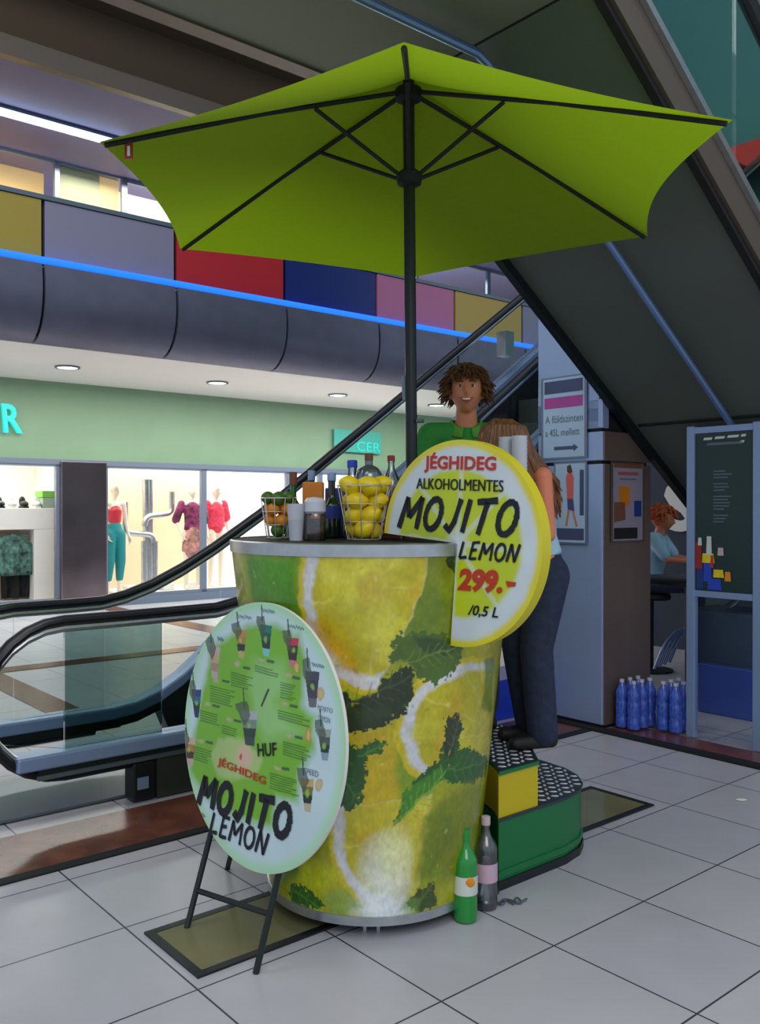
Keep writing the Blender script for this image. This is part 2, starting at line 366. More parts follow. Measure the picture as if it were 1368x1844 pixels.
# ------------------------------------------------------------------ painter for printed graphics (surface coordinates)
def vnoise(X, Y, sc_, seed=0):
    rs = np.random.RandomState(seed); L = rs.rand(64, 64); x = X*sc_; y = Y*sc_
    xi = np.floor(x).astype(int); yi = np.floor(y).astype(int); fx = x-xi; fy = y-yi
    fx = fx*fx*(3-2*fx); fy = fy*fy*(3-2*fy)
    a = L[yi % 64, xi % 64]; b = L[yi % 64, (xi+1) % 64]; c_ = L[(yi+1) % 64, xi % 64]; d = L[(yi+1) % 64, (xi+1) % 64]
    return (a*(1-fx)+b*fx)*(1-fy)+(c_*(1-fx)+d*fx)*fy
class Paint:
    def __init__(s, x0, x1, y0, y1, w_, h_, base, warp=0.01, wsc=60):
        s.x0, s.x1, s.y0, s.y1, s.w, s.h = x0, x1, y0, y1, w_, h_
        s.X, s.Y = np.meshgrid(np.linspace(x0, x1, w_), np.linspace(y0, y1, h_))
        s.img = np.empty((h_, w_, 3)); s.img[:] = base
        s.WX = s.X+(vnoise(s.X+9, s.Y+9, wsc, 1)-.5)*warp+(vnoise(s.X+9, s.Y+9, wsc*3, 5)-.5)*warp*.5
        s.WY = s.Y+(vnoise(s.X+9, s.Y+9, wsc, 2)-.5)*warp+(vnoise(s.X+9, s.Y+9, wsc*3, 6)-.5)*warp*.5
    def poly(s, pts, col, alpha=1.0, warp=True, clip=None, soft=0.0, rough=0.0):
        X, Y = (s.WX, s.WY) if warp else (s.X, s.Y)
        if rough:
            X = X+(vnoise(s.X+9, s.Y+9, 85, 21)-.5)*rough+(vnoise(s.X+9, s.Y+9, 200, 23)-.5)*rough*.6; Y = Y+(vnoise(s.X+9, s.Y+9, 85, 22)-.5)*rough+(vnoise(s.X+9, s.Y+9, 200, 24)-.5)*rough*.6
        ins = np.zeros(X.shape, bool); n = len(pts)
        dm = np.full(X.shape, 1e9) if soft else None
        for i in range(n):
            x1, y1 = pts[i]; x2, y2 = pts[(i+1) % n]
            if y1 != y2:
                cnd = ((y1 > Y) != (y2 > Y)) & (X < (x2-x1)*(Y-y1)/(y2-y1)+x1); ins ^= cnd
            if soft:
                dx, dy = x2-x1, y2-y1; q = max(1e-12, dx*dx+dy*dy); t = np.clip(((X-x1)*dx+(Y-y1)*dy)/q, 0, 1)
                dm = np.minimum(dm, np.hypot(X-x1-t*dx, Y-y1-t*dy))
        a = ins.astype(float)
        if soft: a = np.clip(0.5+np.where(ins, dm, -dm)/(2*soft), 0, 1)
        if clip is not None: a = a*clip
        a = (a*alpha)[..., None]; s.img = s.img*(1-a)+np.array(col)*a; return a[..., 0]
    def mul(s, sc_, amt, seed, stretch=(1, 1)):
        s.img *= (1+amt*(vnoise((s.X+9)*stretch[0], (s.Y+9)*stretch[1], sc_, seed)-.5)*2)[..., None]
    def blob(s, x, y, rx, ry, col, alpha=1.0, p=2):
        a = np.clip(1-(((s.WX-x)/rx)**2+((s.WY-y)/ry)**2), 0, 1)**(p/2)*alpha
        s.img = s.img*(1-a[..., None])+np.array(col)*a[..., None]
    def stroke(s, x1, y1, x2, y2, wd, col, alpha=1.0, warp=False):
        X, Y = (s.WX, s.WY) if warp else (s.X, s.Y); dx, dy = x2-x1, y2-y1; q = dx*dx+dy*dy+1e-12
        t = np.clip(((X-x1)*dx+(Y-y1)*dy)/q, 0, 1); d = np.hypot(X-x1-t*dx, Y-y1-t*dy)
        a = (np.clip((wd-d)/(wd*.4+1e-9), 0, 1)*alpha)[..., None]; s.img = s.img*(1-a)+np.array(col)*a
    def sample(s, x, y):
        i = np.clip(((x-s.x0)/(s.x1-s.x0)*(s.w-1)).round().astype(int), 0, s.w-1)
        j = np.clip(((y-s.y0)/(s.y1-s.y0)*(s.h-1)).round().astype(int), 0, s.h-1)
        return s.img[j, i]
def printed(name, coords, faces, cols, m, parent, label=None):
    org = Vector((0, 0, 0)); q = parent
    while q: org += q.location; q = q.parent
    me = bpy.data.meshes.new(name); co = np.asarray(coords, dtype=np.float64)-np.array(org)
    me.from_pydata(co.tolist(), [], faces); me.update()
    at = me.color_attributes.new('Print', 'FLOAT_COLOR', 'POINT')
    at.data.foreach_set('color', np.hstack([np.clip(cols, 0, 1), np.ones((len(cols), 1))]).astype(np.float32).ravel())
    for p in me.polygons: p.use_smooth = True
    o = bpy.data.objects.new(name, me); C.objects.link(o); me.materials.append(m); o.parent = parent
    if label: o['label'] = label
    return o
#@@SETTING
def gb(u0, u1, n0, n1, z0, z1, mb=None):
    mb = mb or MB(G); return mb.box(u0, u1, n0, n1, z0, z1)
def uz(poly, n0, n1, mb=None):
    mb = mb or MB(G); k = len(poly)
    return mb.add([(u, n0, z) for u, z in poly]+[(u, n1, z) for u, z in poly],
                  [tuple(range(k)), tuple(range(k, 2*k))[::-1]]+[(i, k+i, k+(i+1) % k, (i+1) % k) for i in range(k)])
# ================================================================== SETTING
struct('floor', gb(-9, 22, -5, 13.05, -0.12, 0.0), M['tile'], smooth=False)
struct('trim_1', gb(-4, 5.0, 3.72, 4.18, 0.0, 0.006), M['brown_stone'], smooth=False)
struct('trim_2', gb(-4, 5.0, 3.66, 3.72, 0.0, 0.008), M['matte_black'], smooth=False)
struct('trim_3', gb(5.02, 5.24, -1.0, 3.60, 0.0, 0.012), M['brown_stone'], smooth=False)
struct('trim_4', gb(4.93, 5.02, -1.0, 4.15, 0.0, 0.015), M['matte_black'], smooth=False)
struct('trim_5', gb(5.3, 5.6, 5.8, 12.9, 0.0, 0.005), M['brown_stone'], smooth=False)
struct('trim_6', gb(2.3, 2.55, 5.8, 12.9, 0.0, 0.005), M['brown_stone'], smooth=False)
struct('trim_7', gb(-2, 5.9, 8.4, 8.65, 0.0, 0.006), M['brown_stone'], smooth=False)
struct('trim_8', gb(1.40, 3.90, 2.565, 2.895, 0.0, 0.006), M['olive'], smooth=False)
mb = MB(G)
for (a, b, c0, d) in ((1.37, 3.93, 2.535, 2.565), (1.37, 3.93, 2.895, 2.925), (1.37, 1.40, 2.565, 2.895), (3.90, 3.93, 2.565, 2.895)):
    mb.box(a, b, c0, d, 0, 0.008)
struct('trim_9', mb, M['dark_metal'], smooth=False)
# shop front wall and galleries
struct('wall_back', gb(-6, 22, 13.1, 13.25, 2.2, 3.36), M['fascia'], smooth=False)
struct('ceiling_1', gb(-6, 22, 10.245, 13.25, 3.361, 3.46), M['soffit'], smooth=False)
struct('ceiling_2', gb(-6, 22, 10.42, 16, 6.60, 6.75), M['soffit_lilac'], smooth=False)
struct('trim_10', gb(-6, 22, 10.30, 10.42, 6.57, 6.80), M['trim_brown'], smooth=False)
struct('wall_upper', gb(-6, 22, 10.45, 10.6, 6.80, 10.0), M['dark_brown'], smooth=False)
struct('trim_11', gb(-6, 22, 9.9, 10.449, 7.5, 7.8), M['dark_brown'], smooth=False)
struct('ceiling_3', gb(-6, 22, 7.8, 10.449, 8.9, 9.0), M['dark_brown'], smooth=False)
struct('trim_12', gb(-6, 22, 10.06, 13.2, 3.47, 4.2), M['matte_black'], smooth=False)
struct('trim_13', gb(-6, 22, 9.93, 10.06, 4.92, 4.97), M['grey_metal'], smooth=False)
struct('trim_14', gb(-6, 22, 13.05, 13.1, 2.14, 2.22), M['frame'], smooth=False)
struct('wall_shop_back', gb(-6, 5.55, 15.9, 16.1, 0.12, 3.0, gb(5.40, 5.5, 13.3, 15.9, 0.12, 3.0)), M['white'], smooth=False)
struct('wall_display_back', gb(5.5, 8.0, 14.7, 14.8, 0.12, 3.0), M['peach'], smooth=False)
struct('wall_shop_right', gb(8.0, 22, 15.2, 15.3, 0.12, 3.0), M['white'], smooth=False)
struct('floor_shop', gb(-6, 22, 13.12, 16, 0.0, 0.12), M['white'], smooth=False)
struct('ceiling_shop', gb(-6, 22, 13.26, 16, 2.9, 3.0), M['white'], smooth=False)
struct('wall_upper_shop_left', gb(-6, 4.80, 13.7, 13.8, 4.2, 6.6), mat('glow_peach', c(235, 200, 140), .7, emit=c(235, 195, 130), es=.35), smooth=False)  # wall is no lamp: its own glow stands for the bright shop interior
struct('wall_upper_shop_middle', gb(4.80, 5.47, 13.2, 13.3, 4.2, 6.6), mat('pale_sage', c(178, 182, 150), .6), smooth=False)
struct('wall_upper_shop_right', gb(5.47, 12.0, 13.7, 13.8, 4.2, 6.6), mat('glow_white', c(250, 245, 235), .7, emit=c(255, 250, 240), es=.8), smooth=False)  # shop brightness put into the wall as emission
struct('wall_upper_return', gb(5.47, 5.80, 13.25, 13.3, 4.2, 6.6), mat('glow_peach_return', c(235, 205, 150), .7, emit=c(235, 200, 140), es=.3), smooth=False)  # return wall glows too, matching the light put into its neighbours
struct('wall_upper_far', gb(12.0, 22, 15.2, 15.3, 4.2, 6.6), mat('ochre_wall', c(150, 130, 90), .6, noise=.3, nscale=1.5), smooth=False)
struct('floor_upper', gb(-6, 22, 13.2, 16, 4.1, 4.2), M['white'], smooth=False)
struct('wall_right', gb(10.0, 10.1, -3, 7.0, 3.05, 9.0), M['teal'], smooth=False)
struct('wall_bar', gb(8.5, 8.6, 1.0, 7.6, 0.0, 3.0), mat('navy_wall', c(38, 48, 66), .5, noise=.3, nscale=1.2), smooth=False)
struct('trim_15', gb(9.6, 9.8, -3, 7.0, 5.35, 5.62), M['red'], smooth=False)
# shop windows: frame bars and a pane each
def window(n_, u0, u1, z0=0.12, z1=2.16, nn=13.1, wd=0.05, pane=True):
    mb = MB(G)
    for (a, b, p, q) in ((u0, u0+wd, z0, z1), (u1-wd, u1, z0, z1), (u0, u1, z0, z0+wd), (u0, u1, z1-wd, z1)): mb.box(a, b, nn-0.04, nn+0.02, p, q)
    f = struct('window_%d' % n_, mb, M['frame'], smooth=False)
    if pane: gb(u0+wd, u1-wd, nn-0.012, nn-0.006, z0+wd, z1-wd).obj('pane', M['shopglass'], f, smooth=False)
window(1, 1.2, 3.1); window(2, 3.1, 4.80); window(3, 5.49, 7.18); window(4, 7.18, 8.85); window(5, 8.85, 9.55); window(6, 9.55, 11.3); window(7, 11.3, 13.5)
struct('baseboard_back', gb(1.0, 4.80, 13.02, 13.1, 0, 0.12, gb(5.49, 14, 13.02, 13.1, 0, 0.12)), M['frame'], smooth=False)
window(8, 1.0, 4.78, 4.2, 6.6, 13.1, .04); window(9, 4.78, 5.80, 4.2, 6.6, 13.1, .03); window(10, 5.80, 7.9, 4.2, 6.6, 13.1, .06)
window(11, 11.9, 14.0, 4.2, 6.6, 13.1, .05); window(12, 14.0, 16.2, 4.2, 6.6, 13.1, .05)
gb(4.80, 5.49, 12.98, 13.3, 0, 2.19).obj('steel_column', M['col_steel'], smooth=False, bevel=0.01, label='wide brushed steel column between the two lit shop windows', cat='column')
# gallery edge: curved cladding, coloured parapet panels, blue light
PC = ['lilac grey', 'yellow', 'lilac grey', 'red', 'navy blue', 'pink', 'mustard yellow', 'lilac grey', 'red']
PCC = {'lilac grey': c(140, 136, 158), 'yellow': c(170, 150, 60), 'red': c(190, 34, 44), 'navy blue': c(10, 40, 112), 'pink': c(192, 112, 150), 'mustard yellow': c(190, 160, 70)}
where = ['beyond the left edge', 'cut by the left edge of the photo', 'left of the red panel', 'under the parasol\'s lower left tip', 'right of the red panel',
         'crossed by the parasol pole', 'behind the rising handrail', 'beside the steel pillar', 'hidden behind the pillar']
pm = {k: mat('parapet_'+k.replace(' ', '_'), v, 0.35) for k, v in PCC.items()}
for k in range(9):
    u0 = 3.48+1.6*(k-2)
    o = gb(u0+0.02, u0+1.58, 9.95, 10.0, 4.26, 4.915).obj('parapet_panel', pm[PC[k]], smooth=False, bevel=0.004, label='%s parapet panel, %s' % (PC[k], where[k]), cat='panel', group='coloured panels along the upper gallery')
    prof = []
    for t in range(9):
        t /= 8; a = (1-t)**2; b = 2*t*(1-t); d = t*t
        prof.append((a*10.2+b*9.74+d*9.86, a*3.362+b*3.50+d*4.185))
    mb = MB(G); vs = [(u0+0.015-0.03, n, z) for n, z in prof]+[(u0+1.585-0.03, n, z) for n, z in prof]+[(u0+0.015-0.03, n+.04, z) for n, z in prof]+[(u0+1.585-0.03, n+.04, z) for n, z in prof]
    fs = [(i, i+1, 10+i, 9+i) for i in range(8)]+[(18+i, 27+i, 28+i, 19+i) for i in range(8)]
    mb.add(vs, fs)
    mb.obj('cladding_panel', M['curve'], label='curved slate cladding below the %s panel, %s' % (PC[k], where[k]), cat='cladding', group='curved panels below the blue light')
MB(G).tube([(0.2, 9.90, 4.232), (16, 9.90, 4.232)], 0.042, 8).obj('light_strip', M['led'], label='long blue light strip running between coloured panels and slate cladding', cat='light')
struct('trim_16', gb(-6, 22, 10.0, 10.05, 4.2, 4.92), M['matte_black'], smooth=False)
# downlights in the gallery soffit
for k in range(5):
    u = 4.37+2.23*k
    t = thing('downlight', 'round recessed downlight in the white soffit, number %s from the left above the green fascia' % ['one', 'two', 'three', 'four', 'five'][k], 'light', g(u, 11.6, 3.34), 'soffit downlights')
    t['label'] = ['recessed downlight in the white soffit, leftmost, above the turquoise letter', 'recessed downlight in the white soffit, second from the left', 'recessed downlight in the white soffit, just left of the parasol pole', 'recessed downlight in the white soffit beside the man\'s hair', 'recessed downlight in the white soffit behind the people'][k]
    p = g(u, 11.6, 0)
    MB().lathe([(0.13, 0), (0.16, 0), (0.16, 0.02), (0.13, 0.02)], p.x, p.y, 3.34, 24, caps=False).obj('rim', M['grey_metal'], t)
    MB().lathe([(0.128, 0.004), (0.128, 0.012)], p.x, p.y, 3.34, 24).obj('lens', M['lamp'], t)
# fluorescent tube on the upper soffit
t = thing('ceiling_light', 'long fluorescent tube light on the upper gallery ceiling', 'light', g(4.3, 11.75, 6.5))
MB(G).tube([(1.6, 11.75, 6.52), (5.25, 11.75, 6.52)], 0.035, 10).obj('tube', M['tube'], t)
gb(1.5, 5.35, 11.68, 11.82, 6.56, 6.598).obj('housing', M['frame'], t, smooth=False)
# shop sign letters on the green fascia
bd = Board(g(4.0, 13.09, 2.9), g(1, 0, 0)); bd.c = g(4.0, 13.06, 2.9)
mb = MB(); v, f = textmesh('R', 0.02)
def on_wall(px, py): return bd.to2(px, py)
a = on_wall(2, 779); b = on_wall(36, 781); h = on_wall(2, 727)[1]-a[1]
for d in (0, 0.06):
    mb.add([bd.pt(a[0]+(b[0]-a[0])*(x-.12*y+.1), a[1]+h*y, d) for x, y in v], f)
mb.obj('shop_sign_letter', M['turq'], smooth=False, label='glowing turquoise letter R on the green fascia at the left edge', cat='sign')
a = on_wall(600, 812); b = on_wall(684, 818)
mb = MB(); hh = on_wall(600, 772)[1]-a[1]
bd.quad(mb, [(a[0], a[1]), (b[0], b[1]), (b[0], b[1]+hh), (a[0], a[1]+hh)], 0.03, 0.02)
t = thing('shop_sign', 'blurred turquoise shop sign on the green fascia behind the bottles', 'sign', bd.pt((a[0]+b[0])/2, a[1]))
mb.obj('sign_panel', M['turq_dim'], t, smooth=False)
mb = MB(); bd.text(mb, 'CER', (640, 812), (682, 815), (on_wall(640, 795)[1]-on_wall(640, 812)[1]), 0.04, 0.0); mb.obj('lettering', M['turq'], t, smooth=False)

# ---- shop contents
t = thing('display_cabinet', 'cream shop cabinet with an open hanging bay, shoes on its top', 'cabinet', g(3.9, 14.0, 0.12))
gb(1.8, 4.62, 13.5, 14.2, 1.18, 1.50).obj('top_unit', M['white'], t, smooth=False, bevel=.01)
gb(4.25, 4.62, 13.5, 14.2, 0.12, 1.18).obj('side_unit', M['white'], t, smooth=False, bevel=.01)
gb(1.8, 4.25, 14.15, 14.2, 0.12, 1.18).obj('back_panel', M['peach'], t, smooth=False)
MB(G).tube([(1.8, 13.75, 1.12), (4.25, 13.75, 1.12)], 0.015).obj('hanging_rail', M['steel'], t)
def garment(u, w_, z0, z1, m, lab, n=13.6):
    mb = MB(G); N = 9; vs = []
    for j in range(7):
        tt = j/6; z = z1+(z0-z1)*tt; hw = w_/2*(0.55+.45*min(1, tt*3))*(1+.12*tt)
        for i in range(N): 
            s_ = -1+2*i/(N-1); vs.append((u+s_*hw, n+0.05*math.sin(i*2.1+j*.6)*(.3+tt)+.04*s_*s_, z-(0.05*abs(s_) if j == 0 else 0)))
    mb.add(vs, [(j*N+i, j*N+i+1, (j+1)*N+i+1, (j+1)*N+i) for j in range(6) for i in range(N-1)])
    mb.obj('hanging_garment', m, label=lab, cat='clothing', group='clothes hanging in the shop cabinet', solid=0.03)
fl = mat('floral_cloth', c(70, 105, 95), .8, noise=.9, nscale=14)
garment(3.95, 0.62, 0.5, 1.12, fl, 'green floral jacket hanging at the front of the cabinet bay', 13.55)
garment(4.08, 0.42, 0.15, 1.10, M['matte_black'], 'black trousers hanging beside the floral jacket', 13.72)
garment(3.35, 0.55, 0.45, 1.12, fl, 'green floral blouse hanging left of the floral jacket', 13.68)
def shoe(u, m, lab):
    mb = MB(G); mb.ball((u, 13.62, 1.56), (0.06, 0.11, 0.05), 12, 8); mb.ball((u, 13.7, 1.60), (0.05, 0.05, 0.08), 10, 7); mb.box(u-.04, u+.04, 13.52, 13.74, 1.501, 1.53)
    mb.obj('shoe', m, label=lab, cat='shoe', group='shoes on the shop cabinet')
for i, (u, m, nm) in enumerate([(3.45, 'mannequin', 'cream'), (3.63, 'grey_metal', 'grey'), (3.80, 'dark_metal', 'dark'), (3.97, 'white', 'white'), (4.14, 'matte_black', 'black'), (4.32, 'white', 'off white')]):
    shoe(u, M[m], '%s shoe on the cream cabinet top, %s in the row' % (nm, ['first', 'second', 'third', 'fourth', 'fifth', 'last'][i]))
gb(4.38, 4.62, 13.5, 13.8, 1.502, 1.66).obj('gift_box', mat('pale_green_box', c(150, 170, 150), .6), smooth=False, bevel=.005, label='pale green box on the right end of the cream cabinet', cat='box')
gb(4.37, 4.63, 13.49, 13.81, 1.661, 1.76).obj('box_lid', mat('bright_green_box', c(120, 190, 70), .6), smooth=False, bevel=.005, label='bright green carton on top of the pale green box', cat='box')
gb(3.98, 4.42, 15.9, 15.98, 1.70, 2.10).obj('framed_picture', mat('peach_print', c(225, 190, 160), .6), smooth=False, label='peach framed picture on the wall behind the cabinet', cat='picture')
for o in list(C.objects):
    if o.parent is None and o.name.split('.')[0] in ('display_cabinet', 'hanging_garment', 'shoe', 'gift_box', 'box_lid', 'framed_picture'): o.location += g(.33, 0, 0)
# silver cactus sculpture
t = thing('cactus_sculpture', 'tall silver cactus sculpture of bent tubes in the shop window', 'sculpture', g(6.3, 13.9, .12))
def bend(pts, r, n=6):
    pts = [Vector(p) for p in pts]; out = [pts[0]]
    for i in range(1, len(pts)-1):
        a, b, d = pts[i-1], pts[i], pts[i+1]; p = b+(a-b).normalized()*r; q = b+(d-b).normalized()*r
        for k in range(n+1): s_ = k/n; out.append(p*(1-s_)**2+b*2*s_*(1-s_)+q*s_*s_)
    return out+[pts[-1]]
mb = MB(G)
for dx in (-.09, 0, .09): mb.tube([(6.35+dx, 13.9, .13), (6.35+dx, 13.9, .95 if dx else 1.98)], .06, 12)
mb.tube([(6.31, 13.9, .9), (6.29, 13.9, 1.98)], .07, 12); mb.obj('trunk', M['steel'], t)
MB(G).tube(bend([(6.38, 13.82, .95), (6.38, 13.82, 1.05), (5.88, 13.82, 1.1), (5.88, 13.82, 1.6)], .12), .05, 12).obj('arm', M['steel'], t)
MB(G).tube(bend([(6.22, 13.82, 1.2), (6.24, 13.82, 1.36), (6.72, 13.82, 1.4), (6.72, 13.82, 1.78)], .12), .05, 12).obj('arm', M['steel'], t)
t.location += g(.27, 0, 0)
for u in (6.25, 6.90, 7.42): gb(u-.1, u+.1, 13.75, 13.95, .121, .23).obj('display_cube', M['white'], smooth=False, bevel=.01, label='small white display block on the window floor, %s' % {6.25: 'near the teal trousers', 6.90: 'right of the cactus sculpture', 7.42: 'right of the patterned dress'}[u], cat='block', group='white display blocks')
t = thing('hanging_lamp', 'small black pendant fitting behind the upper gallery window at far left', 'light', g(3.3, 13.5, 5.2))
MB(G).tube([(3.2, 13.6, 6.59), (3.2, 13.6, 5.55)], .012).obj('cord', M['steel'], t)
MB(G).tube([(2.98, 13.6, 5.40), (3.12, 13.6, 5.52), (3.25, 13.6, 5.52), (3.4, 13.6, 5.36)], .045, 10).obj('shade', M['dark_metal'], t)
# cluttered upper shop at right
rnd = random.Random(3)
for k, (u, z, L, m, nm) in enumerate([(12.6, 5.75, 1.8, 'tube', 'long'), (13.4, 5.15, .5, 'tube', 'short left'), (14.3, 5.2, .6, 'tube', 'short right')]):
    MB(G).tube([(u-L/2, 13.9-.1*k, z-.15*L/2), (u+L/2, 13.9-.1*k, z+.15*L/2)], .03, 8).obj('tube_light', M['tube'], label='%s white tube light in the upper shop above the mustard panel' % nm, cat='light', group='tube lights in the upper shop')
for k in range(9):
    u = 10.2+k*.5; m = mat('stock_%d' % k, [c(90, 140, 110), c(140, 90, 60), c(190, 170, 70), c(120, 150, 90), c(200, 190, 150), c(100, 60, 50), c(160, 160, 60), c(60, 90, 80), c(190, 160, 120)][k], .6)
    gb(u, u+.42, 14.3, 14.7, 4.21, 4.95+.25*rnd.random()).obj('display_stand', m, smooth=False, bevel=.02, label='%s merchandise stand in the upper shop, %s from the left' % (['green', 'brown', 'yellow', 'leaf green', 'cream', 'maroon', 'olive', 'dark teal', 'tan'][k], ['first', 'second', 'third', 'fourth', 'fifth', 'sixth', 'seventh', 'eighth', 'ninth'][k]), cat='stand', group='stands in the upper shop')
#@@ESC
# ================================================================== ESCALATORS
def rail_profile(sh=0.0, r=0.3775):
    pts = []
    cz = 0.955-r
    pts += [(2.05, cz-r), (1.60, cz-r)]
    for k in range(1, 13):
        a = -PI/2-PI*k/13; pts.append((1.60+r*math.cos(a), cz+r*math.sin(a)))
    pts += [(1.60, 0.955), (1.9, 0.955), (2.1, 0.958), (2.25, 0.985), (2.42, 1.04), (2.62, 1.13), (2.85, 1.255)]
    pts += [(u, 1.68+.702*(u-3.5)+.035*0) for u in (3.2, 3.5, 5.0, 7.0, 8.4)]
    pts += [(8.7, 5.25), (9.1, 5.33), (10.5, 5.33)]
    return [(u+(sh if u > 2.05 else sh*.5 if u > 1.95 else 0), z) if i > 13 else (u, z) for i, (u, z) in enumerate(pts)]
es = thing('escalator', 'escalator with glass sides rising to the right behind the counter', 'escalator', g(1.2, 4.6, 0))
SH = 0.0
def deckz(u):
    u = u-SH
    if u <= 2.15: return 0.33
    if u < 2.85: return 0.33+ (u-2.15)**2/(0.7)*0.5
    return 0.33+0.7*.5+(u-2.85)*.702 if u < 8.5 else 0.33+0.7*.5+5.65*.702
US = [1.36, 1.7, 2.15, 2.3, 2.45, 2.6, 2.75, 2.85, 3.0, 3.2, 3.5, 5, 7, 8.5, 10.5]
for n_, side in ((4.3, -1), (5.05, 1)):
    SH = .34 if side < 0 else 0.0; RP = rail_profile(SH)
    mb = MB(G); mb.tube([(u, n_, z) for u, z in RP], 0.028, 12, flat=1.4, up=(0, 1, 0)); mb.v = mb.v
    h = MB(G); h.tube([(u, n_, z) for u, z in RP], 0.042, 12, flat=0.62, up=(0, 1, 0)); h.obj('handrail', M['black'], es)
    gd = MB(G); gd.tube([(u, n_+0.0, z-0.04 if z > .6 else z+.035) for u, z in RP], 0.019, 8, flat=1.0, up=(0, 1, 0)); gd.obj('handrail_guide', M['steel'], es)
    # glass panes between deck and rail
    def railz(u):
        for (a, za), (b, zb) in zip(RP[14:], RP[15:]):
            if a <= u <= b: return za+(zb-za)*(u-a)/(b-a)
        return .955
    cuts = [1.6, 2.12, 2.9, 4.0, 5.3, 6.6, 7.9, 9.2, 10.4]
    poly = [(1.6+.355*math.cos(-PI/2-PI*k/12), .5775+.355*math.sin(-PI/2-PI*k/12)) for k in range(13)]
    poly = [(u, z) for u, z in poly if z >= .33]
    uz([(1.6, .33)]+[(u, z) for u, z in poly], n_-.005, n_+.005).obj('glass_pane', M['clear'], es, smooth=False)
    for i in range(len(cuts)-1):
        u0, u1 = cuts[i]+.006, cuts[i+1]-.006; ss = [u0+(u1-u0)*k/8 for k in range(9)]
        uz([(u, deckz(u)) for u in ss]+[(u, railz(u)-.02) for u in ss[::-1]], n_-.005, n_+.005).obj('glass_pane', M['tint'] if (i == 0 and side < 0) else M['clear'], es, smooth=False)
    dk = [(u, deckz(u)) for u in US]
    uz(dk+[(u, z-.07) for u, z in dk[::-1]], n_-.07, n_+.07).obj('deck', M['skirt'], es, smooth=False, bevel=.01)
    uz([(u+(.1 if k == 0 else 0), z-.071) for k, (u, z) in enumerate(dk)]+[(u+(.1 if k == len(dk)-1 else 0), max(0.0, z-.12) if u < 2.6 else z-.55) for k, (u, z) in enumerate(dk[::-1])], n_-.055, n_+.055).obj('cladding', M['dark_metal'], es, smooth=False)
    if side < 0:
        gb(1.45, 2.7, n_-.075, n_-.056, .215, .235).obj('trim_band', M['grey_metal'], es, smooth=False)
        gb(2.06, 3.2, n_-.06, n_+.05, 0.008, .21).obj('plinth', M['plinth'], es, smooth=False)
        gb(1.93, 2.05, n_-.06, n_+.05, 0.008, .205).obj('entry_box', M['dark_metal'], es, smooth=False, bevel=.01)
        gb(1.95, 2.01, n_-.067, n_-.061, .07, .13).obj('sensor', M['skirt'], es, smooth=False)
gb(0.6, 2.3, 4.36, 4.99, 0.008, 0.02).obj('landing_plate', M['grey_metal'], es, smooth=False)
for k in range(18):
    u = 2.3+k*.34; z = max(.02, .02+(k-0)*.2385)
    gb(u, u+.34, 4.37, 4.98, z-.2, z).obj('step', M['plinth'], es, smooth=False)
uz([(2.5, .009), (8.6, 4.2), (10.4, 4.2), (10.4, 3.5), (8.9, 3.45), (3.9, .009)], 4.36, 4.99).obj('truss', M['dark_metal'], es, smooth=False)

e2 = thing('escalator', 'dark escalator underside crossing overhead, descending to the right behind the pillar', 'escalator', g(8.3, 2.9, 0))
def zz(u): return 2.33+.7*(4.93-u)
nA, nB = 3.57, 2.24
uz([(3.02, 3.667), (8.2, zz(8.2)+.01), (8.2, zz(8.2)+.24), (3.02, 3.90)], nB, nA).obj('truss', M['under'], e2, smooth=False)
uz([(-4, 3.667), (3.018, 3.667), (3.018, 3.92), (-4, 3.92)], nB, nA).obj('landing_soffit', M['ceil_grey'], e2, smooth=False)
for (a, b) in ((-4, 3.02),):
    gb(a, b, nA, nA+.09, 3.655, 3.80).obj('edge_trim', M['trim_brown'], e2, smooth=False)
    gb(a, b, nA+.0901, nA+.12, 3.67, 4.3).obj('edge_strip', M['matte_black'], e2, smooth=False)
uz([(3.02, 3.60), (8.2, zz(8.2)-.06), (8.2, zz(8.2)+.25), (3.02, 3.95)], nA, nA+.05).obj('edge_trim', M['dark_metal'], e2, smooth=False)
uz([(3.0, 3.68), (8.2, zz(8.2)+.01), (8.2, zz(8.2)+.19), (3.0, 3.86)], nB-.04, nB).obj('side_band', M['trim_brown'], e2, smooth=False)
uz([(3.0, 3.862), (8.2, zz(8.2)+.192), (8.2, zz(8.2)+.235), (3.0, 3.905)], nB-.07, nB-.01).obj('side_rail', M['steel'], e2, smooth=False)
cc0 = [3.0, 4.1, 5.2, 6.3, 7.4]
for a, b in zip(cc0, cc0[1:]):
    for q in (nB-.03, nA+.0): uz([(a+.01, zz(a)+.28), (b-.01, zz(b)+.28), (b-.01, zz(b)+1.15), (a+.01, zz(a)+1.15)], q-.005, q+.005).obj('glass_pane', M['side_glass'], e2, smooth=False)
for q in (nB-.03, nA+.0): MB(G).tube([(2.9, q, zz(2.9)+1.19), (7.6, q, zz(7.6)+1.19)], .04, 10).obj('handrail', M['black'], e2)
uz([(3.0, 3.64), (8.2, zz(8.2)-.03), (8.2, zz(8.2)+.0), (3.0, 3.67)], nB-.02, nB+.02).obj('edge_strip', M['matte_black'], e2, smooth=False)
tn = 2.86
MB(G).tube([(-3, tn, 3.60), (2.98, tn, 3.60), (3.05, tn, 3.575), (5.4, tn, zz(5.4)-.06), (7.6, tn, zz(7.6)-.06)], .022, 10).obj('pipe', M['blue_steel'], e2)
for u in (0.6, 3.02, 5.3):
    uz([(u-.006, (3.667 if u < 3.03 else zz(u))-.004), (u+.006, (3.667 if u < 3.03 else zz(u+.012))-.004), (u+.006, 3.7 if u < 3.03 else zz(u)+.02), (u-.006, 3.7 if u < 3.03 else zz(u)+.02)], nB+.02, nA-.02).obj('panel_joint', M['matte_black'], e2, smooth=False)
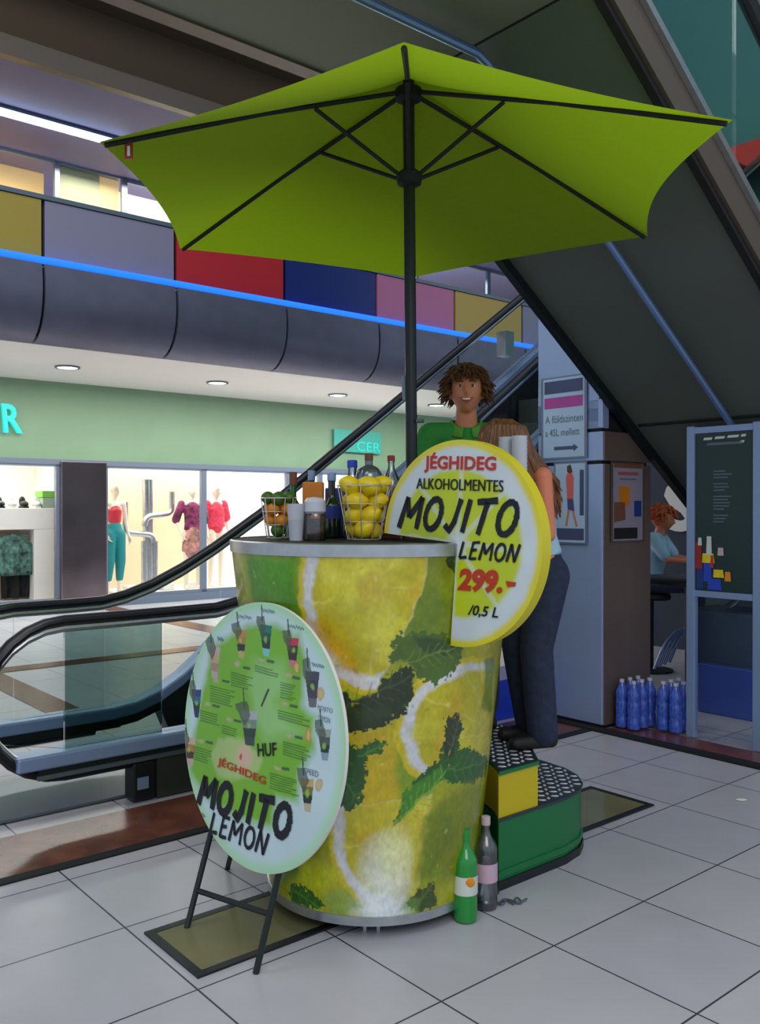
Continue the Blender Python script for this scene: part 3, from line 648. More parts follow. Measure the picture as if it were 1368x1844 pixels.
# small lamp bracket on the far handrail
gb(5.45, 5.55, 4.9, 5.0, 2.75, 2.95).obj('handrail_bracket', M['steel'], es, smooth=False)

# ================================================================== PILLAR with posters
pl = thing('pillar', 'square steel clad pillar with dark joints carrying two posters and a sign', 'pillar', g(5.3, 3.9, 0))
for z0, z1 in ((0.03, 1.80), (1.822, 2.02), (2.042, 5.2)):
    mb = MB(G)
    if z0 > 2.04:      # the upper casing stops under the escalator truss
        mb.box(5.007, 5.08, 3.63, 4.19, z0, 2.24); mb.box(5.007, 5.56, 3.66, 4.19, z0+.001, z1)
    else: mb.box(5.007, 5.56, 3.632, 4.19, z0, z1)
    mb.obj('casing', M['pillar_steel'], pl, smooth=False, bevel=.006)
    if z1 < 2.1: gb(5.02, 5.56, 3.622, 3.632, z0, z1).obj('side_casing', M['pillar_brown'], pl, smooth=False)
gb(5.02, 5.55, 3.65, 4.18, 0.0, 5.0).obj('core', M['matte_black'], pl, smooth=False)
LF = Board(g(4.998, 3.8, 1.5), g(0, -1, 0)); RFc = Board(g(5.3, 3.615, 1.5), g(1, 0, 0))
def poster(name, B, px, lab, cat):
    pts = [B.to2(*p) for p in px]; cx_ = sum(p[0] for p in pts)/4; cy_ = min(p[1] for p in pts)
    t = thing(name, lab, cat, B.pt(cx_, cy_)); x0 = (pts[0][0]+pts[3][0])/2; x1 = (pts[1][0]+pts[2][0])/2; y1 = (pts[0][1]+pts[1][1])/2; y0 = (pts[2][1]+pts[3][1])/2
    def R(a, b, p, q, d, m, nm='print', th=.001):
        mb = MB(); B.quad(mb, [(x0+(x1-x0)*a, y0+(y1-y0)*p), (x0+(x1-x0)*b, y0+(y1-y0)*p), (x0+(x1-x0)*b, y0+(y1-y0)*q), (x0+(x1-x0)*a, y0+(y1-y0)*q)], d, th); mb.obj(nm, m, t, smooth=False)
    def Q(pp, d, m, nm='print'):
        mb = MB(); B.quad(mb, [(x0+(x1-x0)*a, y0+(y1-y0)*b) for a, b in pp], d, .0008); mb.obj(nm, m, t, smooth=False)
    def Tx(s_, a, b, p, h, d, m):
        mb = MB(); B.text(mb, s_, (x0+(x1-x0)*a, y0+(y1-y0)*p), (x0+(x1-x0)*b, y0+(y1-y0)*p), (y1-y0)*h, d, 0.0, px=False); mb.obj('lettering', m, t, smooth=False)
    return t, R, Q, Tx
sky = mat('poster_blue', c(168, 192, 216), .5); mg = mat('poster_magenta', c(170, 70, 150), .5); nv = mat('poster_navy', c(70, 78, 112), .5)
t, R, Q, Tx = poster('direction_sign', LF, [(972, 683), (1056, 672), (1058, 822), (978, 830)], 'blue framed sign with magenta band and arrow, high on the pillar', 'sign')
R(0, 1, 0, 1, .006, M['frame'], 'frame', .006); R(.05, .95, .02, .98, .007, sky, 'sheet'); R(.08, .92, .80, .95, .0085, nv); R(.08, .92, .62, .75, .0085, mg)
Tx('A földszinten', .1, .92, .44, .09, .009, M['grey_ink']); Tx('a 4SL mellett', .1, .85, .28, .085, .009, M['grey_ink'])
Q([(.3, .11), (.72, .11), (.72, .085), (.82, .13), (.72, .175), (.72, .15), (.3, .15)], .009, nv, 'arrow')
t, R, Q, Tx = poster('poster', LF, [(996, 835), (1056, 829), (1058, 978), (1000, 981)], 'pale poster of a woman in an orange top, low on the pillar', 'poster')
R(0, 1, 0, 1, .006, M['frame'], 'frame', .006); R(.05, .95, .02, .98, .007, sky, 'sheet')
org_ = mat('poster_coral', c(210, 100, 90), .5)
Q([(.38, .82), (.45, .88), (.55, .88), (.62, .80), (.6, .55), (.42, .55)], .009, org_, 'figure_top'); Q([(.42, .55), (.6, .55), (.64, .4), (.44, .42)], .009, nv, 'figure_skirt')
Q([(.44, .42), (.5, .42), (.42, .22), (.36, .22)], .009, M['skin'], 'figure_leg'); Q([(.56, .41), (.62, .4), (.74, .22), (.68, .21)], .009, M['skin'], 'figure_leg')
Q([(.42, .95), (.52, .97), (.58, .88), (.5, .86), (.42, .88)], .0095, M['hair_m'], 'figure_hair'); R(.1, .92, .05, .19, .009, nv); R(.8, .92, .35, .9, .009, nv)
t, R, Q, Tx = poster('poster', RFc, [(1099, 830), (1160, 836), (1158, 972), (1099, 980)], 'pale poster with orange and blue shapes on the dark side of the pillar', 'poster')
psh = mat('poster_mauve', c(150, 140, 158), .5)
R(0, 1, 0, 1, .004, M['trim_brown'], 'frame', .003); R(.06, .94, .02, .98, .005, psh, 'sheet'); R(.08, .92, .93, .98, .006, M['cork']); R(.08, .78, .04, .18, .006, M['matte_black'])
Q([(.22, .7), (.55, .7), (.55, .48), (.45, .45), (.22, .5)], .006, M['carton_orange']); Q([(.08, .5), (.4, .5), (.42, .28), (.08, .25)], .0065, M['cork']); R(.68, .9, .32, .52, .006, M['blue_box']); R(.2, .8, .84, .88, .006, M['lips']); R(.25, .75, .78, .8, .006, M['grey_ink'])
#@@BAR
# ================================================================== GLASS SCREEN WITH MENU BOARD, BAR BEHIND
u5 = 5.27
ms = thing('glass_screen', 'aluminium framed glass screen at the right edge with a dark board', 'screen', g(5.27, 2.9, 0))
def nat(px, u=u5):   # position along the screen line for an image column
    k = (px-CX)/F; return u*(.7660-.6428*k)/(.6428+.7660*k)
n1, n2 = nat(1246), nat(1366)
for n_ in (n1, n2, n2-(n1-n2)): gb(u5-.025, u5+.025, n_-.028, n_+.028, 0.013, 2.03).obj('post', M['skirt'], ms, smooth=False, bevel=.004)
for a, b in ((n2, n1), (n2-(n1-n2), n2)):
    gb(u5-.02, u5+.02, a+.028, b-.028, 1.98, 2.02).obj('top_bar', M['skirt'], ms, smooth=False)
    gb(u5-.02, u5+.02, a+.028, b-.028, .93, .97).obj('cross_bar', M['skirt'], ms, smooth=False)
    gb(u5-.004, u5+.004, a+.028, b-.028, 0.06, .93).obj('glass_pane', M['clear'], ms, smooth=False)
bdm = mat('menu_board_green', c(24, 50, 48), .35)
mbp = thing('menu_board', 'dark green menu board with pale text and bright drinks, in the screen', 'board', g(5.25, (n1+n2)/2, .975))
gb(u5-.012, u5+.012, n2+.03, n1-.03, .972, 1.978).obj('board', bdm, mbp, smooth=False)
SB = Board(g(u5-.0135, (n1+n2)/2, 1.5), g(0, -1, 0)); hw = (n1-n2)/2-.03
for (yy, a, b, m) in [(1.935, -.72, -.42, 'white_ink'), (1.938, -.32, .02, 'white_ink'), (1.941, .12, .5, 'white_ink'), (1.943, .58, .74, 'white_ink'), (1.90, -.6, .62, 'grey_ink'), (1.905, .55, .68, 'white_ink')]:
    mb = MB(); SB.quad(mb, [(a*hw, yy-1.5), (b*hw, yy-1.5), ((b+.04)*hw, yy-1.484), ((a+.04)*hw, yy-1.484)], .001); mb.obj('heading_line', M[m], mbp, smooth=False)
mb = MB()
for i in range(17):
    yy = 1.73-i*.02; L = .35+.3*rnd.random()
    if i in (3, 7, 13): continue
    SB.quad(mb, [(-.35*hw, yy-1.5), (-.35*hw+L*hw, yy-1.5), (-.35*hw+L*hw, yy-1.492), (-.35*hw, yy-1.492)], .001)
mb.obj('text_lines', M['grey_ink'], mbp, smooth=False)
for i, (x, y, w_, h, m) in enumerate([(-.95, .0, .25, .16, 'blue_box'), (-.55, .0, .5, .07, 'cap_blue'), (-.7, .05, .3, .13, 'cap_blue'), (-1, .13, .25, .17, 'cap_red'), (-.75, .17, .45, .06, 'lemon'), (-.6, .22, .2, .12, 'white_ink'), (-.2, .22, .22, .05, 'cap_pink'), (-.35, .08, .38, .05, 'lemon'), (.05, .06, .22, .06, 'orange'), (-.9, .28, .15, .05, 'white_ink'), (-.45, .14, .12, .08, 'berry')]):
    mb = MB(); SB.quad(mb, [(x*hw, y-.52), ((x+w_)*hw, y-.52), ((x+w_*.9)*hw, y+h-.52), ((x+.02)*hw, y+h-.52)], .001+.0003*i); mb.obj('drink_picture', M[m], mbp, smooth=False)
# S letter on the far wall
mb = MB(); v, f = textmesh('S', 0.04); SW = Board(g(8.47, 3.9, 1.5), g(0, -1, 0))
p0 = SW.to2(1197, 957); p1 = SW.to2(1258, 957); hh = SW.to2(1197, 866)[1]-p0[1]
for d in (0, .02): mb.add([SW.pt(p0[0]+(p1[0]-p0[0])*x, p0[1]+hh*y, d) for x, y in v], f)
mb.obj('wall_letter', M['white'], smooth=False, label='large cream letter S on the dark wall behind the glass screen', cat='sign')
t = thing('bar_table', 'dark high bar table beyond the pillar in front of a seated person', 'table', g(6.0, 3.6, 0))
tp = P(1240, 1045, 6.9)
MB().lathe([(.40, 0), (.42, .01), (.42, .03), (.40, .04)], tp.x, tp.y, tp.z-.02, 32).obj('tabletop', M['dark_metal'], t)
MB().tube([(tp.x, tp.y, .03), (tp.x, tp.y, tp.z-.02)], .03).obj('pole', M['dark_metal'], t)
MB().lathe([(.25, 0), (.25, .015), (.04, .04)], tp.x, tp.y, 0.0, 24).obj('base', M['dark_metal'], t)
mb = MB(); a = P(1256, 1277, 6.55); mb.box(0, 2.2, 0, .08, 0.0, .36, Matrix.Translation((a.x, a.y, 0)) @ Matrix.Rotation(R40-PI/2, 4, 'Z'))
mb.obj('partition_panel', mat('blue_panel', c(62, 84, 168), .4), smooth=False, bevel=.01, label='low blue partition panel on the floor behind the glass screen', cat='partition')
mb = MB(); T_ = Matrix.Translation((a.x, a.y+.25, 0)) @ Matrix.Rotation(R40-PI/2, 4, 'Z'); mb.box(-.1, 2.2, .15, .6, 0.0, .72, T_); mb.obj('booth_seat', mat('slate_booth', c(70, 86, 112), .6), smooth=False, bevel=.04, label='slate blue booth bench behind the blue partition', cat='bench')
mb = MB(); mb.tube(bend([P(1240, 1110, 7.0), P(1310, 1100, 7.0), P(1352, 1050, 7.1), P(1356, 990, 7.1)], .12, 8), .03, 10)
mb.obj('curved_rail', M['grey_metal'], label='pale curved metal rail above the booth bench', cat='rail')
mb = MB(); q0 = P(1176, 1200, 7.4); 
for k in range(4): mb.tube(bend([P(1178+k*9, 1205-k*4, 7.4), P(1196+k*9, 1160-k*4, 7.4), P(1220+k*7, 1135-k*2, 7.45)], .08, 6), .014, 8)
mb.obj('slatted_chair', M['skirt'], label='pale slatted chair back below the bar table', cat='chair')
# water bottle packs by the pillar
def pet(mb_body, x, y, z, h=.33, r=.043):
    mb_body.lathe([(r*.6, 0), (r, .012), (r, h*.25), (r*.9, h*.3), (r, h*.35), (r, h*.55), (r*.88, h*.6), (r, h*.65), (r*.95, h*.75), (r*.35, h*.93), (r*.33, h*.94)], x, y, z, 14)
lb = ['front left', 'front middle', 'front right', 'back left', 'back middle', 'back right']
for pk, (px, Y) in enumerate(((1140, 6.08), (1189, 5.98))):
    for i in range(6):
        q = g(((5.12, 5.27)[pk])+.093*(i % 3), (3.46, 3.24)[pk]+.093*(i//3), 0); x, y = q.x, q.y
        tb = thing('water_bottle', 'blue plastic water bottle in the %s pack by the pillar, %s' % (['left', 'right'][pk], lb[i]), 'bottle', (x, y, 0.013), 'water bottles beside the pillar')
        mb = MB(); pet(mb, x, y, 0.013); mb.obj('body', M['pet_blue'], tb)
        MB().lathe([(.016, 0), (.016, .02)], x, y, 0.013+.31, 12).obj('cap', M['cupwhite'], tb)
#@@COUNTER
# ================================================================== COUNTER shaped like a cup with lemon wrap
KX, KY = -0.03, 3.49; RB, RT, Z0, Z1 = 0.402, 0.547, 0.075, 1.345
def cr(z): return RB+(RT-RB)*(z-0.05)/(1.36-0.05)
def wrap_pt(px, py):
    """where a measured point of the photograph lies on the drum: (arc position, height)"""
    d = P(px, py, 1.0)-Vector((0, 0, EYE)); k = (RT-RB)/1.31; best = None
    lo, hi = 2.6, 3.6; f0 = None
    for i in range(401):
        t = lo+(hi-lo)*i/400; x = d.x*t-KX; y = t-KY; z = EYE+d.z*t
        f = math.hypot(x, y)-cr(z)
        if best is None or f < best[0]: best = (f, x, y, z)
        if f <= 0: best = (f, x, y, z); break
    _, x, y, z = best
    return (math.atan2(x, -y)*0.48, z)
cn = thing('drinks_counter', 'round tapering drinks counter wrapped in a lemon and mint print', 'counter', (KX, KY, 0))
W8 = lambda x, y: wrap_pt(400+x/2.394, 950+y/2.394)      # points read off an enlargement of the wrap
pa = Paint(-PI*.48, PI*.48, Z0, Z1, 860, 440, c(150, 152, 20, 1.25), warp=.014, wsc=22)
K_ = 1.45
def cc(r, g_, b): return c(r, g_, b, K_)
def shape(pts, col, **k): return pa.poly([W8(*p) for p in pts], col, **k)
def ring(cx_, cy_, rx, ry, k=1.0, n=40): return [(cx_+rx*k*math.cos(2*PI*i/n), cy_+ry*k*math.sin(2*PI*i/n)) for i in range(n)]
for i in range(60):        # mottled yellow green ground all the way round
    pa.blob(rnd.uniform(-1.5, 1.5), rnd.uniform(.1, 1.3), rnd.uniform(.06, .22), rnd.uniform(.06, .2), rnd.choice([cc(170, 160, 20), cc(120, 140, 20), cc(95, 130, 20), cc(160, 150, 40), cc(140, 150, 15)]), .8)
shape([(35, 110), (330, 110), (330, 300), (400, 480), (330, 350), (60, 330)], cc(70, 130, 15), soft=.03)
shape([(60, 280), (330, 290), (380, 420), (70, 420)], cc(70, 110, 20), alpha=.7, soft=.03)
shape([(35, 110), (95, 110), (130, 330), (60, 330)], cc(150, 150, 30), alpha=.8, soft=.02)
shape([(870, 110), (1140, 110), (1100, 470), (960, 480), (760, 600), (700, 560)], cc(105, 118, 12), soft=.02)
shape([(870, 200), (960, 330), (900, 460), (760, 480)], cc(80, 105, 15), alpha=.7, soft=.02)
shape([(960, 110), (1000, 110), (1000, 200), (960, 140)], cc(25, 45, 10))
shape([(450, 1180), (240, 1450), (210, 1560), (330, 1500), (480, 1300)], cc(70, 105, 20), soft=.02)
shape([(480, 880), (740, 850), (760, 1200), (560, 1240), (600, 1090), (600, 960)], cc(165, 145, 15), soft=.015)
shape([(1050, 470), (1200, 430), (1200, 560), (1100, 620)], cc(150, 142, 18), soft=.01)
# first lemon slice
def lemonslice(cx_, cy_, rx, ry, clip_pts, seed, rk=1.0, pk=.90, fk=.78):
    cl = np.zeros_like(pa.X); save = pa.img.copy(); cl = pa.poly([W8(*p) for p in clip_pts], (0, 0, 0), warp=True, soft=.006); pa.img = save
    rg = lambda k: [W8(*p) for p in ring(cx_, cy_, rx, ry, k)]
    pa.poly(rg(1.0), cc(175, 160, 15), clip=cl, soft=.004)
    pa.poly(rg(pk), cc(178, 180, 182), clip=cl, soft=.008)
    pa.poly(rg(fk), cc(160, 150, 18), clip=cl, soft=.008)
    c0 = W8(cx_, cy_)
    r_ = random.Random(seed); save = pa.img.copy()
    for i in range(9):
        an = 2*PI*i/9+r_.random()*.3; e = W8(cx_+rx*fk*math.cos(an), cy_+ry*fk*math.sin(an)); pa.stroke(*c0, *e, .006, cc(178, 172, 80), .55, True)
    for i in range(46):
        an = r_.random()*2*PI; q = r_.random()**.5*.7; e = W8(cx_+rx*q*math.cos(an), cy_+ry*q*math.sin(an))
        pa.blob(e[0], e[1], .03+.05*r_.random(), .04+.05*r_.random(), r_.choice([cc(178, 168, 30), cc(168, 140, 12), cc(180, 176, 60), cc(150, 145, 15)]), .6)
    pa.img = save*(1-cl[..., None])+pa.img*cl[..., None]
    pa.poly(rg(.3), cc(182, 178, 70), clip=cl, alpha=.25, soft=.03)
lemonslice(660, 250, 335, 480, [(300, 100), (880, 105), (880, 200), (820, 380), (740, 560), (660, 700), (600, 745), (300, 745)], 1, pk=.93, fk=.80)
shape([(380, 400), (430, 400), (580, 560), (600, 640), (520, 620), (430, 520)], cc(170, 130, 10), alpha=.8, soft=.015)
shape([(470, 600), (560, 625), (650, 690), (600, 690), (500, 650)], cc(178, 172, 170), soft=.006)
# second slice
lemonslice(1150, 880, 410, 330, [(700, 640), (860, 620), (1000, 540), (1160, 520), (1160, 960), (1000, 980), (930, 1060), (860, 1120), (790, 1180), (700, 1150)], 2, pk=.92, fk=.80)
# third slice
lemonslice(790, 1330, 330, 370, [(440, 1170), (560, 1200), (900, 1150), (870, 1400), (820, 1650), (700, 1690), (440, 1690)], 3, pk=.94, fk=.82)
pa.blob(*W8(700, 1520), .13, .20, cc(200, 205, 195), .85); pa.blob(*W8(740, 1400), .09, .12, cc(195, 195, 130), .7)
pa.blob(*W8(690, 1650), .16, .07, cc(205, 212, 215), .9)
shape([(600, 1180), (760, 1200), (720, 1300), (620, 1290)], cc(165, 150, 25), alpha=.7, soft=.02)
shape([(340, 1450), (440, 1440), (500, 1500), (440, 1570), (330, 1560)], cc(165, 170, 10), soft=.02)
# mint leaves
D1, D2, D3 = cc(28, 42, 20), cc(34, 78, 24), cc(60, 105, 25)
shape([(820, 600), (826, 690), (790, 800), (700, 850), (560, 885), (490, 900), (485, 690), (560, 745), (640, 735), (700, 660), (760, 620)], D1, rough=.022)
shape([(560, 800), (700, 760), (740, 800), (600, 850)], cc(45, 60, 20), alpha=.6, soft=.01)
shape([(740, 480), (830, 450), (940, 460), (1040, 500), (1020, 600), (920, 680), (840, 640), (800, 580), (720, 590)], cc(62, 88, 22), rough=.022)
shape([(830, 470), (930, 480), (1030, 520), (960, 560), (860, 540)], cc(35, 58, 22), alpha=.8, soft=.006)
shape([(450, 930), (540, 920), (600, 960), (625, 1080), (590, 1200), (560, 1235), (480, 1180), (440, 1100)], cc(30, 70, 22), rough=.022)
shape([(580, 960), (640, 922), (712, 935), (680, 980), (600, 992)], D2, rough=.022)
shape([(1010, 795), (1034, 850), (1018, 960), (1100, 962), (1145, 1010), (1135, 1080), (1040, 1110), (940, 1090), (870, 1150), (800, 1230), (740, 1292), (790, 1140), (860, 1070), (930, 1000), (958, 920), (965, 840)], D2, rough=.022)
shape([(960, 840), (1010, 800), (1032, 860), (1000, 980), (950, 990)], cc(38, 48, 26), rough=.022)
shape([(780, 1140), (940, 1040), (950, 1080), (830, 1200), (740, 1292)], cc(62, 118, 25), alpha=.8, soft=.006)
shape([(1040, 1110), (1140, 1080), (1130, 1350), (1050, 1500), (960, 1530), (880, 1400), (900, 1200)], cc(110, 118, 12), soft=.02)
shape([(870, 1250), (960, 1180), (1000, 1300), (900, 1500), (840, 1520)], cc(96, 112, 18), alpha=.8, soft=.015)
shape([(910, 1525), (918, 1640), (850, 1660), (790, 1620), (840, 1560)], cc(55, 72, 25), rough=.022)
shape([(800, 1580), (860, 1600), (850, 1660), (760, 1660)], cc(100, 140, 60), alpha=.6, soft=.01)
shape([(300, 1540), (370, 1560), (440, 1620), (420, 1650), (330, 1640), (290, 1590)], cc(35, 80, 20), rough=.022)
shape([(430, 1580), (540, 1560), (600, 1640), (480, 1680)], cc(120, 145, 60), alpha=.7, soft=.012)
shape([(1040, 1330), (1150, 1290), (1120, 1500), (1060, 1560), (1020, 1480)], cc(110, 128, 20), alpha=.8, soft=.012)
shape([(1130, 560), (1170, 560), (1160, 800), (1110, 780), (1130, 700)], cc(85, 110, 20), alpha=.8, soft=.008)

for (a, b, col_, n_) in [((490, 790), (815, 640), cc(58, 70, 36), 7), ((450, 1000), (590, 1180), cc(60, 105, 40), 6), ((590, 985), (705, 940), cc(70, 115, 45), 4), ((760, 590), (1030, 510), cc(96, 120, 40), 8),
        ((745, 1285), (960, 1060), cc(96, 150, 45), 9), ((960, 1050), (1130, 1010), cc(62, 110, 45), 6), ((975, 980), (1020, 810), cc(70, 78, 50), 5), ((820, 1650), (905, 1540), cc(88, 105, 45), 4), ((300, 1560), (420, 1640), cc(70, 120, 40), 4)]:
    A_, B_ = Vector(W8(*a)), Vector(W8(*b)); pa.stroke(*A_, *B_, .0045, col_, .7, True); dd = B_-A_; pp_ = Vector((-dd.y, dd.x)).normalized()
    for q_ in range(1, n_):
        m_ = A_.lerp(B_, q_/n_); L_ = dd.length*.16
        for sg in (-1, 1): pa.stroke(*m_, *(m_+dd.normalized()*L_*.7+pp_*sg*L_), .0028, col_, .55, True)
for i in range(260):      # small mint crumbs and bubbles floating in the print
    x_, y_ = rnd.uniform(-1.45, 1.45), rnd.uniform(.1, 1.32); pa.blob(x_, y_, rnd.uniform(.004, .012), rnd.uniform(.004, .012), rnd.choice([cc(70, 110, 25), cc(185, 185, 110), cc(185, 180, 60)]), .45)
# the back of the drum repeats the motif
front = pa.img; hw_ = pa.w//2; q = pa.w//4
pa.img[:, :q-30] = front[:, hw_-30-(q-30):hw_-30][:, ::-1]*1.0
pa.img[:, pa.w-q+30:] = front[:, hw_+30:hw_+30+(q-30)][:, ::-1]*1.0
pa.mul(9, .14, 10); pa.mul(45, .10, 11); pa.mul(130, .10, 12, (1, .6))
H_, W_ = pa.h, pa.w; th = pa.X/0.48; rr = RB+(RT-RB)*(pa.Y-0.05)/1.31
co = np.stack([KX+rr*np.sin(th), KY-rr*np.cos(th), pa.Y], -1).reshape(-1, 3)
fc = [(j*W_+i, j*W_+i+1, (j+1)*W_+i+1, (j+1)*W_+i) for j in range(H_-1) for i in range(W_-1)]
printed('printed_wrap', co, fc, pa.img.reshape(-1, 3), M['print'], cn, 'lemon and mint printed wrap')
MB().lathe([(RB-.002, .045), (RB+.006, .045), (RB+.008, .078), (RB-.002, .08)], KX, KY, 0, 96, caps=False).obj('base_rim', M['steel'], cn)
MB().lathe([(.02, .046), (RB-.002, .046)], KX, KY, 0, 64).obj('base_plate', M['grey_metal'], cn)
MB().lathe([(RT-.004, 1.335), (RT+.004, 1.337), (RT+.006, 1.378), (RT-.002, 1.382)], KX, KY, 0, 96, caps=False).obj('top_rim', M['steel'], cn)
MB().lathe([(RT-.003, 1.355), (RT-.003, 1.379)], KX, KY, 0, 96).obj('countertop', M['matte_black'], cn)
for a in (0.0, 1.57, 3.14, 4.71):
    x, y = KX+.30*math.sin(a), KY-.335*math.cos(a)
    mb = MB(); mb.box(x-.03, x-.018, y-.015, y+.015, 0, .046); mb.box(x+.018, x+.03, y-.015, y+.015, 0, .046); mb.obj('foot', M['steel'], cn, smooth=False)

# ================================================================== PRICE SIGN (lemon slice with a quarter cut away)
e1 = Vector((.70, -.714, 0)).normalized(); rot = math.radians(-4.5)
E1 = (e1*math.cos(rot)+Vector((0, 0, 1))*math.sin(rot)); E2 = (-e1*math.sin(rot)+Vector((0, 0, 1))*math.cos(rot))
PS = Board((.261, 3.025, 1.3805), E1, E2); RAD = .352
ps = thing('price_sign', 'thick round yellow sign with a quarter cut out, hooked over the counter edge', 'sign', (.261, 3.025, 1.0))
pp = Paint(-RAD, RAD, -RAD, RAD, 420, 420, c(205, 205, 20), warp=.006, wsc=20)
D = np.hypot(pp.WX, pp.WY)/RAD; A = np.arctan2(pp.WY, pp.WX)
col = np.empty(pp.img.shape); fl_ = np.array(c(176, 190, 24, 1.2)); wh = np.array(c(190, 200, 205, 1.2)); ye = np.array(c(205, 195, 40, 1.15))
def sm(a, b, x): t = np.clip((x-a)/(b-a), 0, 1); return t*t*(3-2*t)
edge = .74+.03*np.cos(A*2)
m1 = sm(edge-.03, edge+.04, D)[..., None]; m2 = sm(.90, .97, D)[..., None]
pp.img = fl_*(1-m1)+wh*m1; pp.img = pp.img*(1-m2)+ye*m2
for an in (0, PI/2, PI, 3*PI/2, PI/4, -PI/4, 3*PI/4, -3*PI/4):
    pp.stroke(0, 0, .74*RAD*math.cos(an), .74*RAD*math.sin(an), .012, wh, .55, True)
pp.blob(0.0, 0.0, .06, .06, wh, .8)
pp.mul(14, .06, 3)
N, RR = 216, 60; vs = []; fs = []
for j in range(RR+1):
    for i in range(N+1):
        a = -PI/2+1.5*PI*i/N; r = RAD*j/RR; vs.append((r*math.cos(a), r*math.sin(a)))
fs = [(j*(N+1)+i, j*(N+1)+i+1, (j+1)*(N+1)+i+1, (j+1)*(N+1)+i) for j in range(RR) for i in range(N)]
vs = np.array(vs); psf = printed('sign_face', [PS.pt(a, b, 0) for a, b in vs], fs, pp.sample(vs[:, 0], vs[:, 1]), M['board'], ps)
out = [(RAD*math.cos(-PI/2+1.5*PI*i/72), RAD*math.sin(-PI/2+1.5*PI*i/72)) for i in range(73)]+[(0, 0)]
mb = MB(); PS.quad(mb, out, -.0006, .046); mb.obj('sign_body', M['yellow'], ps)
mb = MB(); PS.text(mb, 'JÉGHIDEG', (764, 851), (893, 855), (PS.to2(760, 822)[1]-PS.to2(760, 851)[1])*1.25, .003, .03); mb.obj('lettering', M['ink_red'], psf, smooth=False, label='red lettering')
mb = MB(); PS.text(mb, 'ALKOHOLMENTES', (750, 880), (906, 886), PS.to2(800, 862)[1]-PS.to2(800, 882)[1], .003, .0); PS.text(mb, 'ALKOHOLMENTES', (751, 880), (907, 886), PS.to2(800, 862)[1]-PS.to2(800, 882)[1], .0034, .0); mb.obj('lettering', M['ink'], psf, smooth=False)
mb = MB(); PS.brush(mb, 'MOJITO', (718, 950), (925, 966), (PS.to2(800, 892)[1]-PS.to2(800, 950)[1])*1.02, .021, .003, .28); mb.obj('lettering', M['ink'], psf, smooth=False)
mb = MB(); PS.brush(mb, 'LEMON', (826, 1006), (931, 1013), (PS.to2(870, 976)[1]-PS.to2(870, 1008)[1]), .010, .003, .25); mb.obj('lettering', M['ink'], psf, smooth=False)
mb = MB(); PS.text(mb, '299.', (824, 1064), (904, 1070), (PS.to2(850, 1022)[1]-PS.to2(850, 1064)[1]), .003, .05, .08); PS.quad(mb, [PS.to2(*q) for q in ((911, 1046), (930, 1049), (928, 1056), (914, 1057))], .003); mb.obj('lettering', M['ink_red'], psf, smooth=False, label='red price')
mb = MB(); PS.text(mb, '/0,5 L', (842, 1110), (896, 1116), PS.to2(860, 1090)[1]-PS.to2(860, 1112)[1], .003, .02, .1); mb.obj('lettering', M['ink'], psf, smooth=False)

# ================================================================== MENU SIGN on an easel
ms2 = thing('menu_sign', 'round green and white drinks menu board on a black easel before the counter', 'sign', (-.45, 3.05, 0))
til = math.radians(5); nrm = Vector((-.714, -.70, 0))
MSB = Board((-.423, 3.05, .722), e1, Vector((0, 0, 1))*math.cos(til)-nrm*math.sin(til)); RM = .4525
Z8 = lambda x, y: MSB.to2(280+x/3.353, 1050+y/3.353)
mp_ = Paint(-RM, RM, -RM, RM, 640, 640, c(178, 200, 205, 1.25), warp=.018, wsc=14)
gr_ = c(112, 172, 42, 1.15)
def mshape(pts, col, **k): mp_.poly([Z8(*p) for p in pts], col, **k)
Dm = np.hypot(mp_.X, mp_.Y)/RM; mm = sm(.88, .99, Dm)[..., None]; mp_.img = mp_.img*(1-mm)+np.array(c(160, 205, 165, 1.2))*mm
mshape([(300, 560), (330, 380), (440, 320), (560, 260), (720, 250), (870, 320), (900, 470), (890, 760), (960, 800), (955, 1000), (870, 1150), (860, 1330), (740, 1300), (700, 1480), (560, 1450), (420, 1380), (300, 1290), (230, 1180), (205, 1120), (240, 900), (250, 780), (280, 640)], gr_, soft=.02)
mshape([(600, 480), (760, 500), (800, 640), (720, 720), (900, 900), (660, 960), (600, 800), (560, 600)], c(150, 200, 130, 1.1), alpha=.75, soft=.03)
mshape([(380, 940), (520, 940), (640, 1060), (600, 1180), (380, 1180), (330, 1040)], c(195, 205, 150), alpha=.6, soft=.01)
mp_.mul(9, .05, 4)
def drink(x, y, w_, h_, cols, straw=True):
    n = len(cols)
    for i, col_ in enumerate(cols):
        a = i/n; b = (i+1)/n; f_ = lambda t: w_*(1-.35*t)/2
        mshape([(x-f_(a)+10*a, y+h_*a), (x+f_(a)-6*a, y+h_*a+6), (x+f_(b)-6*b, y+h_*b+6), (x-f_(b)+10*b, y+h_*b)], col_, warp=False)
    mshape([(x-w_*.75, y-h_*.25), (x-w_*.2, y-h_*.3), (x+w_*.05, y+h_*.1), (x-w_*.3, y+h_*.45), (x-w_*.62, y+h_*.1)], c(70, 85, 70), alpha=.8)
    if straw: mp_.stroke(*Z8(x-w_*.35, y-h_*.6), *Z8(x-w_*.28, y-h_*.1), .004, c(40, 70, 60))
    mp_.blob(*Z8(x, y+h_*.45), .013, .013, c(150, 200, 80), .9)
blk = c(35, 50, 42)
